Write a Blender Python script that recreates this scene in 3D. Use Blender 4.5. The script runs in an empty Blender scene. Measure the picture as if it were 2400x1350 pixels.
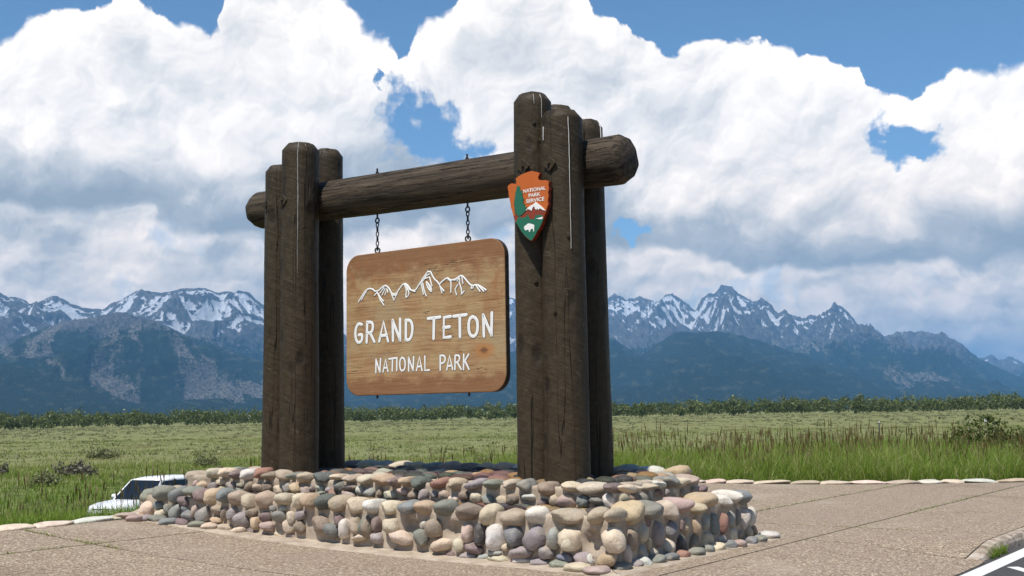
import bpy, bmesh, math, random
import numpy as np
from mathutils import Vector, Matrix, Euler, noise as mnoise

R = math.radians
SC = bpy.context.scene
COL = SC.collection

# ------------------------------------------------------------------ camera
CAM_Z = 1.5
cam_data = bpy.data.cameras.new('camera')
cam_data.lens = 40.5
cam_data.sensor_width = 36.0
cam_data.clip_start = 0.1
cam_data.clip_end = 120000.0
cam = bpy.data.objects.new('camera', cam_data)
COL.objects.link(cam)
PITCH = math.atan(290 / 2700.0)
ROLL = 0.0155
cam.matrix_world = (Matrix.Translation((0, 0, CAM_Z)) @ Matrix.Rotation(math.pi / 2 + PITCH, 4, 'X')
                    @ Matrix.Rotation(-ROLL, 4, 'Z'))
SC.camera = cam
SC.render.engine = 'CYCLES'
SC.cycles.use_denoising = True
SC.cycles.max_bounces = 6
SC.cycles.diffuse_bounces = 3
SC.cycles.glossy_bounces = 2
SC.cycles.transparent_max_bounces = 8
SC.cycles.volume_bounces = 0
SC.cycles.sample_clamp_indirect = 6.0
SC.view_settings.view_transform = 'Standard'
SC.view_settings.look = 'None'
SC.view_settings.exposure = 0.4
SC.view_settings.gamma = 1.0

# ------------------------------------------------------------------ sun and sky
SUN_EL = R(63.0)
SUN_H = Vector((-0.522, -0.853, 0)).normalized()          # horizontal direction towards the sun
SUN_DIR = Vector((SUN_H.x * math.cos(SUN_EL), SUN_H.y * math.cos(SUN_EL), math.sin(SUN_EL)))
sun_data = bpy.data.lights.new('sun', 'SUN')
sun_data.energy = 4.4
sun_data.angle = R(0.53)
sun_data.color = (1.0, 0.955, 0.89)
sun = bpy.data.objects.new('sun', sun_data)
COL.objects.link(sun)
sun.rotation_euler = SUN_DIR.to_track_quat('Z', 'Y').to_euler()
sun.location = (-20, -30, 60)


HAZE_DENSITY = 4.9e-5
HAZE_COLOR = (0.21, 0.56, 1.0)


# ------------------------------------------------------------------ node helper
class S:
    """a socket that can be added, multiplied ... with numbers and other sockets"""
    def __init__(self, nb, sock): self.nb, self.sock = nb, sock
    def __add__(self, o): return self.nb.m('ADD', self, o)
    def __radd__(self, o): return self.nb.m('ADD', o, self)
    def __sub__(self, o): return self.nb.m('SUBTRACT', self, o)
    def __rsub__(self, o): return self.nb.m('SUBTRACT', o, self)
    def __mul__(self, o): return self.nb.m('MULTIPLY', self, o)
    def __rmul__(self, o): return self.nb.m('MULTIPLY', o, self)
    def __truediv__(self, o): return self.nb.m('DIVIDE', self, o)
    def __neg__(self): return self.nb.m('MULTIPLY', self, -1.0)


class NB:
    def __init__(self, tree):
        self.t = tree
        tree.nodes.clear()
    def n(self, kind, **kw):
        nd = self.t.nodes.new(kind)
        for k, v in kw.items(): setattr(nd, k, v)
        return nd
    def put(self, inp, v):
        if isinstance(v, S): self.t.links.new(v.sock, inp)
        elif v is not None: inp.default_value = v
    def m(self, op, a, b=None, c=None, clamp=False):
        nd = self.n('ShaderNodeMath', operation=op, use_clamp=clamp)
        self.put(nd.inputs[0], a); self.put(nd.inputs[1], b); self.put(nd.inputs[2], c)
        return S(self, nd.outputs[0])
    def clamp(self, a, lo=0.0, hi=1.0): return self.m('MINIMUM', self.m('MAXIMUM', a, lo), hi)
    def step(self, a, lo, hi):
        nd = self.n('ShaderNodeMapRange', interpolation_type='SMOOTHSTEP')
        self.put(nd.inputs[0], a); self.put(nd.inputs[1], lo); self.put(nd.inputs[2], hi)
        nd.inputs[3].default_value = 0.0; nd.inputs[4].default_value = 1.0
        return S(self, nd.outputs[0])
    def lin(self, a, lo, hi, o0=0.0, o1=1.0):
        nd = self.n('ShaderNodeMapRange')
        self.put(nd.inputs[0], a)
        for i, v in zip((1, 2, 3, 4), (lo, hi, o0, o1)): self.put(nd.inputs[i], v)
        return S(self, nd.outputs[0])
    def xyz(self, v):
        nd = self.n('ShaderNodeSeparateXYZ'); self.put(nd.inputs[0], v)
        return [S(self, o) for o in nd.outputs]
    def vec(self, x, y, z=0.0):
        nd = self.n('ShaderNodeCombineXYZ')
        for i, v in enumerate((x, y, z)): self.put(nd.inputs[i], v)
        return S(self, nd.outputs[0])
    def vm(self, op, a, b=None, scale=None):
        nd = self.n('ShaderNodeVectorMath', operation=op)
        self.put(nd.inputs[0], a); self.put(nd.inputs[1], b)
        if scale is not None: self.put(nd.inputs['Scale'], scale)
        return S(self, nd.outputs[1] if op in ('DOT_PRODUCT', 'LENGTH', 'DISTANCE') else nd.outputs[0])
    def noise(self, v, scale, detail=2.0, rough=0.5, dim='3D', dist=0.0, lac=2.0, color=False):
        nd = self.n('ShaderNodeTexNoise', noise_dimensions=dim)
        self.put(nd.inputs['Vector'], v)
        for k, x in (('Scale', scale), ('Detail', detail), ('Roughness', rough), ('Distortion', dist), ('Lacunarity', lac)):
            self.put(nd.inputs[k], x)
        return S(self, nd.outputs[1] if color else nd.outputs[0])
    def voro(self, v, scale, feature='F1', dim='3D', detail=0.0, rough=0.5, rand=1.0, smooth=1.0, out='Distance', norm=True):
        nd = self.n('ShaderNodeTexVoronoi', feature=feature, voronoi_dimensions=dim)
        if 'Vector' in nd.inputs: self.put(nd.inputs['Vector'], v)
        nd.normalize = norm
        for k, x in (('Scale', scale), ('Detail', detail), ('Roughness', rough), ('Randomness', rand), ('Smoothness', smooth)):
            if k in nd.inputs: self.put(nd.inputs[k], x)
        return S(self, nd.outputs[out])
    def mix(self, f, a, b, blend='MIX'):
        nd = self.n('ShaderNodeMix', data_type='RGBA', blend_type=blend)
        self.put(nd.inputs[0], f)
        self.put(nd.inputs[6], a if isinstance(a, S) else tuple(a) + (1.0,))
        self.put(nd.inputs[7], b if isinstance(b, S) else tuple(b) + (1.0,))
        return S(self, nd.outputs[2])
    def ramp(self, f, stops, interp='LINEAR'):
        nd = self.n('ShaderNodeValToRGB'); nd.color_ramp.interpolation = interp
        el = nd.color_ramp.elements
        while len(el) < len(stops): el.new(0.5)
        for e, (p, c) in zip(el, stops):
            e.position = p; e.color = tuple(c) + (1.0,)
        self.put(nd.inputs[0], f)
        return S(self, nd.outputs[0])
    def curve(self, f, pts):
        nd = self.n('ShaderNodeFloatCurve')
        c = nd.mapping.curves[0]
        c.points[0].location = pts[0]; c.points[1].location = pts[-1]
        for p in pts[1:-1]: c.points.new(*p)
        for p in c.points: p.handle_type = 'VECTOR'
        nd.mapping.use_clip = False
        nd.mapping.update()
        self.put(nd.inputs['Value'], f); nd.inputs['Factor'].default_value = 1.0
        return S(self, nd.outputs[0])
    def bump(self, h, strength=0.5, dist=0.02, normal=None):
        nd = self.n('ShaderNodeBump')
        self.put(nd.inputs['Height'], h); nd.inputs['Strength'].default_value = strength
        nd.inputs['Distance'].default_value = dist
        self.put(nd.inputs['Normal'], normal)
        return S(self, nd.outputs[0])


# ------------------------------------------------------------------ world: clear sky with banks of cumulus
# outline of the cumulus bank: azimuth (degrees right of the view axis), height (degrees above the horizon)
BANK = [(-60, 12), (-48, 17), (-40, 13), (-31, 16.5), (-27, 15.5), (-24.35, 17.1), (-23.1, 18.1), (-21.8, 18.5), (-19.8, 18.8), (-19.0, 19.3),
        (-17.9, 19.2), (-17.5, 18.7), (-16.4, 18.2), (-14.8, 17.8), (-14.4, 18.6), (-14.2, 20.5), (-12.5, 23.5), (-10, 23), (-8.7, 20.6), (-8.05, 19.7),
        (-7.4, 19.1), (-6.8, 18.3), (-6.0, 18.1), (-5.5, 17.0), (-5.25, 17.0), (-4.95, 18.2), (-4.1, 19.0), (-3.5, 19.2),
        (-2.6, 19.7), (-2.4, 20.6), (0, 22.6), (2.4, 22.0), (4.1, 20.0), (4.6, 19.2), (5.7, 18.7), (6.9, 18.0), (8.0, 17.0),
        (8.3, 16.7), (8.6, 17.0), (9.7, 17.6), (11.0, 17.8), (12.9, 17.7), (13.9, 17.5), (14.4, 16.9), (15.1, 16.8), (15.9, 16.4),
        (16.9, 16.0), (17.5, 16.0), (17.8, 15.0), (18.7, 14.8), (19.5, 14.1), (19.9, 14.0), (20.9, 14.4), (21.7, 15.1),
        (24.7, 15.1), (28, 17), (33, 14), (41, 18), (50, 13), (60, 12)]

world = bpy.data.worlds.new('World')
SC.world = world
world.use_nodes = True
w = NB(world.node_tree)
tc = w.n('ShaderNodeTexCoord')
d = S(w, tc.outputs['Generated'])
dx, dy, dz = w.xyz(d)
az = w.m('ARCTAN2', dx, dy) * 57.29578
el = w.m('ARCSINE', w.clamp(dz, -1, 1)) * 57.29578
p = w.vec(az, el)


def puffs(q, scale, detail, rough, smooth=0.55):
    """cauliflower relief: rounded bumps of falling size"""
    return 1.0 - w.voro(q, scale, 'SMOOTH_F1', '2D', detail, rough, 1.0, smooth)


# warp: big slow bends, then smaller curls
wn = w.noise(p, 0.16, 2.0, 0.5, '2D', color=True)
wr, wg, wb = w.xyz(wn)
wn2 = w.noise(p, 0.75, 4.0, 0.55, '2D', color=True)
w2r, w2g, w2b = w.xyz(wn2)
q = w.vec(az + (wr - 0.5) * 3.0 + (w2r - 0.5) * 0.9, el + (wg - 0.5) * 3.0 + (w2g - 0.5) * 0.9)
SUNWARD = Vector((-0.45, 0.9))                          # up and a little to the left, where the sunlight comes from


def lit(scale, detail, rough, d_, smooth=0.55):
    """relief and how far it faces the sunlight"""
    a_ = puffs(q, scale, detail, rough, smooth)
    b_ = puffs(w.vm('ADD', q, (SUNWARD.x * d_, SUNWARD.y * d_, 0)), scale, detail, rough, smooth)
    return a_, a_ - b_
big, bigfold = lit(0.11, 0.0, 0.5, 2.2, 0.8)
relief, fold = lit(0.34, 1.0, 0.5, 0.75, 0.6)
knob, knobfold = lit(1.05, 2.0, 0.55, 0.22, 0.5)

edge = (relief - 0.60) * 1.7 + (knob - 0.6) * 0.75 + (w2b - 0.5) * 0.25
T = w.curve(w.lin(az + (w2r - 0.5) * 0.8, -60, 60), [((a + 60) / 120.0, h / 30.0) for a, h in BANK]) * 30.0
top = T - el + edge                                  # degrees below the outline of the bank


def hole(a0, e0, ra, re, tilt=0.0):
    u = (az - a0 + (wr - 0.5) * 1.5 + (w2r - 0.5) * 2.2) / ra
    v = (el - e0 + (wg - 0.5) * 1.5 + (w2g - 0.5) * 2.2 + (az - a0) * tilt) / re
    return w.m('SQRT', u * u + v * v) - 1.0
h1 = w.m('MINIMUM', hole(-4.3, 14.2, 3.2, 1.9, 0.25), hole(-6.9, 16.2, 0.3, 0.7))
h2 = hole(5.6, 8.9, 1.2, 0.5)
h3 = hole(19.2, 12.4, 1.9, 1.3, 0.3)
h4 = hole(-33.0, 11.5, 2.6, 1.0, 0.1)
h5 = hole(36.0, 10.5, 2.2, 0.9, -0.1)
holes = w.m('MINIMUM', w.m('MINIMUM', h1, h2), w.m('MINIMUM', h3, w.m('MINIMUM', h4, h5)))
hol = holes * 1.6 + (relief - 0.60) * 2.6 + (knob - 0.6) * 1.5 + (w2b - 0.5) * 1.0
wisp = w.step(wb, 0.46, 0.60)
alpha = w.step(top, -0.04, 0.16 + wisp * 0.35) * w.step(hol, -0.30, 0.50)

# light and shade of the bank: sunlit heads, grey flat bases, soft folds in between
soft = w.noise(q, 0.20, 4.0, 0.52, '2D')
BASE = [(-60, 9), (-30, 9.5), (-24, 10.2), (-18.6, 10.0), (-14, 9.0), (-8, 9.8), (-2, 9.8), (4, 8.6), (9, 8.0), (12, 8.0), (16, 7.6), (21, 7.0), (25, 6.6), (40, 8), (60, 9)]
bas = w.curve(w.lin(az, -60, 60), [((a + 60) / 120.0, h / 30.0) for a, h in BASE]) * 30.0
hb = el - bas + (wr - 0.5) * 3.0 + (soft - 0.5) * 3.2 + (relief - 0.6) * 1.2   # degrees above the cloud base
under = w.step(hb, 3.8, 0.0)
low = w.step(hb + (knob - 0.6) * 0.8, 0.1, -0.8)       # the farther, paler banks below that base
# those farther banks: rows of small flattened puffs with their own grey bases
ql = w.vec(az * 0.55 + (w2r - 0.5) * 1.2, el * 1.25 + (w2g - 0.5) * 1.0)
lowp = puffs(ql, 0.62, 2.0, 0.55); lowp2 = puffs(w.vm('ADD', ql, (-0.15, 0.42, 0)), 0.62, 2.0, 0.55)
shade = (0.74 + bigfold * 0.62 + fold * 0.70 + knobfold * 0.34 + (soft - 0.5) * 0.35 + w.step(top, 3.0, 0.1) * 0.20
         - under * 0.72 * (1.0 - low) - low * 0.10 + low * (lowp - lowp2) * 0.65 + low * (soft - 0.5) * 0.5)
shade = w.clamp(shade, 0.0, 1.0)
cloud = w.ramp(shade, [(0.0, (0.27, 0.33, 0.40)), (0.30, (0.40, 0.46, 0.53)), (0.55, (0.62, 0.66, 0.71)), (0.78, (0.86, 0.87, 0.89)), (1.0, (1.08, 1.07, 1.06))])
thin = low * w.step(w.noise(q, 0.30, 3.0, 0.55, '2D'), 0.60, 0.74) * 0.4   # gaps of pale sky between the low banks
alpha = alpha * (1.0 - thin)

sky = w.n('ShaderNodeTexSky', sky_type='NISHITA', sun_disc=False)
sky.sun_elevation = SUN_EL
sky.sun_rotation = math.atan2(SUN_DIR.x, SUN_DIR.y)
sky.altitude = 2000.0
sky.air_density = 1.0
sky.dust_density = 0.15
sky.ozone_density = 2.0
bg_sky = w.n('ShaderNodeBackground'); bg_sky.inputs[1].default_value = 0.11
w.put(bg_sky.inputs[0], w.mix(1.0, S(w, sky.outputs[0]), (0.80, 0.97, 1.02), 'MULTIPLY'))
bg_cloud = w.n('ShaderNodeBackground'); bg_cloud.inputs[1].default_value = 0.98
warm = w.mix(w.step(el, 15.0, 4.0), (1.10, 1.03, 0.95), (1.42, 1.19, 0.96))          # warm tint put into the cloud colour, stronger low down, offsetting the blue haze
cloud = w.mix(1.0, cloud, warm, 'MULTIPLY')
w.put(bg_cloud.inputs[0], cloud)
mixs = w.n('ShaderNodeMixShader')
w.put(mixs.inputs[0], alpha * w.step(el, -2.0, 0.0))
w.t.links.new(bg_sky.outputs[0], mixs.inputs[1]); w.t.links.new(bg_cloud.outputs[0], mixs.inputs[2])
outw = w.n('ShaderNodeOutputWorld')
w.t.links.new(mixs.outputs[0], outw.inputs[0])
world.cycles.sampling_method = 'MANUAL'
world.cycles.sample_map_resolution = 512
RIDGE_LEFT_FAR = [(-31.04, 3.44), (-29.18, 4.95), (-27.55, 5.57), (-25.87, 6.38), (-24.82, 6.33), (-24.09, 5.77), (-23.73, 5.49), (-23.0, 5.35), (-22.85, 5.21), (-22.28, 5.42), (-22.06, 5.56), (-21.7, 5.65), (-21.36, 5.5), (-21.08, 5.31), (-20.42, 5.2), (-19.57, 5.17), (-19.2, 5.42), (-18.53, 5.69), (-17.96, 5.92), (-17.57, 5.89), (-16.99, 5.86), (-16.4, 5.99), (-15.81, 6.12), (-15.02, 6.09), (-14.62, 5.95), (-13.41, 5.92), (-12.9, 5.86), (-12.6, 5.58), (-12.29, 5.37), (-11.37, 4.87), (-10.13, 4.31), (-8.37, 3.78), (-6.39, 3.56), (-4.28, 3.54), (-2.59, 3.52), (-1.11, 2.86), (2.04, 1.33), (4.13, 0.46)]
RIDGE_MAIN = [(-8.47, 1.48), (-6.39, 2.93), (-4.7, 4.17), (-3.0, 4.9), (-1.72, 5.31), (-0.86, 5.36), (-0.12, 5.54), (0.63, 5.34), (2.11, 5.1), (3.82, 5.27), (4.78, 5.46), (5.1, 5.56), (5.41, 5.56), (5.72, 5.32), (6.15, 5.37), (6.36, 5.43), (6.67, 5.25), (7.09, 5.17), (7.62, 5.43), (7.94, 5.53), (8.45, 5.2), (9.06, 4.76), (9.28, 5.07), (9.71, 5.58), (10.13, 5.67), (10.34, 5.94), (10.55, 6.01), (10.86, 5.96), (11.36, 5.52), (11.85, 5.01), (12.16, 5.21), (12.36, 5.12), (12.56, 4.9), (12.85, 4.64), (13.15, 4.43), (13.36, 4.58), (13.75, 4.36), (14.14, 4.19), (14.45, 4.42), (15.05, 4.32), (15.45, 4.55), (15.66, 4.79), (15.92, 4.82), (16.15, 4.69), (16.43, 4.31), (16.71, 3.99), (17.28, 3.71), (17.94, 3.48), (18.61, 3.46), (19.37, 3.49), (19.94, 3.41), (20.3, 3.25), (21.03, 2.83), (21.91, 2.15), (22.96, 1.53), (23.83, 1.09), (25.54, 0.47)]
RIDGE_FAR_RIGHT = [(19.25, 1.0), (20.59, 1.56), (21.72, 2.02), (22.18, 2.14), (22.55, 2.23), (22.81, 1.99), (23.26, 2.11), (23.87, 1.86), (24.93, 1.98), (25.95, 1.6), (27.31, 1.75), (28.93, 1.23), (32.04, 0.87)]
RIDGE_LEFT_FRONT = [(-30.65, 1.63), (-28.27, 2.55), (-25.75, 2.76), (-24.02, 3.19), (-23.54, 3.45), (-22.96, 3.75), (-22.12, 4.19), (-21.33, 4.43), (-20.65, 4.62), (-20.03, 4.73), (-19.41, 4.84), (-19.0, 5.0), (-18.54, 5.05), (-17.94, 4.79), (-17.1, 4.46), (-15.52, 3.81), (-13.92, 3.16), (-12.31, 2.55), (-10.53, 1.82), (-8.47, 0.96), (-6.4, 0.31)]
RIDGE_LEFT_LOW = [(-30.65, 1.63), (-27.42, 1.99), (-25.04, 2.34), (-24.0, 2.57), (-22.92, 2.42), (-21.83, 2.15), (-20.34, 1.89), (-19.21, 1.28), (-18.06, 0.67), (-16.9, 0.36)]
RIDGE_RIGHT_FRONT = [(-12.55, 0.33), (-10.53, 0.68), (-8.47, 0.86), (-6.39, 1.35), (-4.29, 1.85), (-2.18, 2.45), (-0.05, 2.95), (2.08, 3.45), (3.78, 3.52), (4.71, 3.56), (4.96, 3.62), (5.54, 3.21), (6.08, 2.82), (6.43, 2.69), (6.92, 3.1), (7.69, 3.5), (7.99, 3.7), (9.23, 3.75), (10.63, 3.67), (11.69, 3.37), (12.55, 3.08), (13.48, 2.72), (14.43, 2.35), (16.36, 1.61), (18.16, 0.9), (20.17, 0.62), (23.79, 0.41), (28.86, 0.22)]
RIDGE_RIGHT_MID = [(10.38, 1.18), (12.05, 2.18), (13.49, 2.97), (14.5, 3.11), (15.68, 2.99), (17.23, 2.76), (18.37, 2.42), (19.85, 1.82), (21.13, 1.27), (22.38, 0.77), (23.79, 0.51), (27.21, 0.16)]
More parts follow.
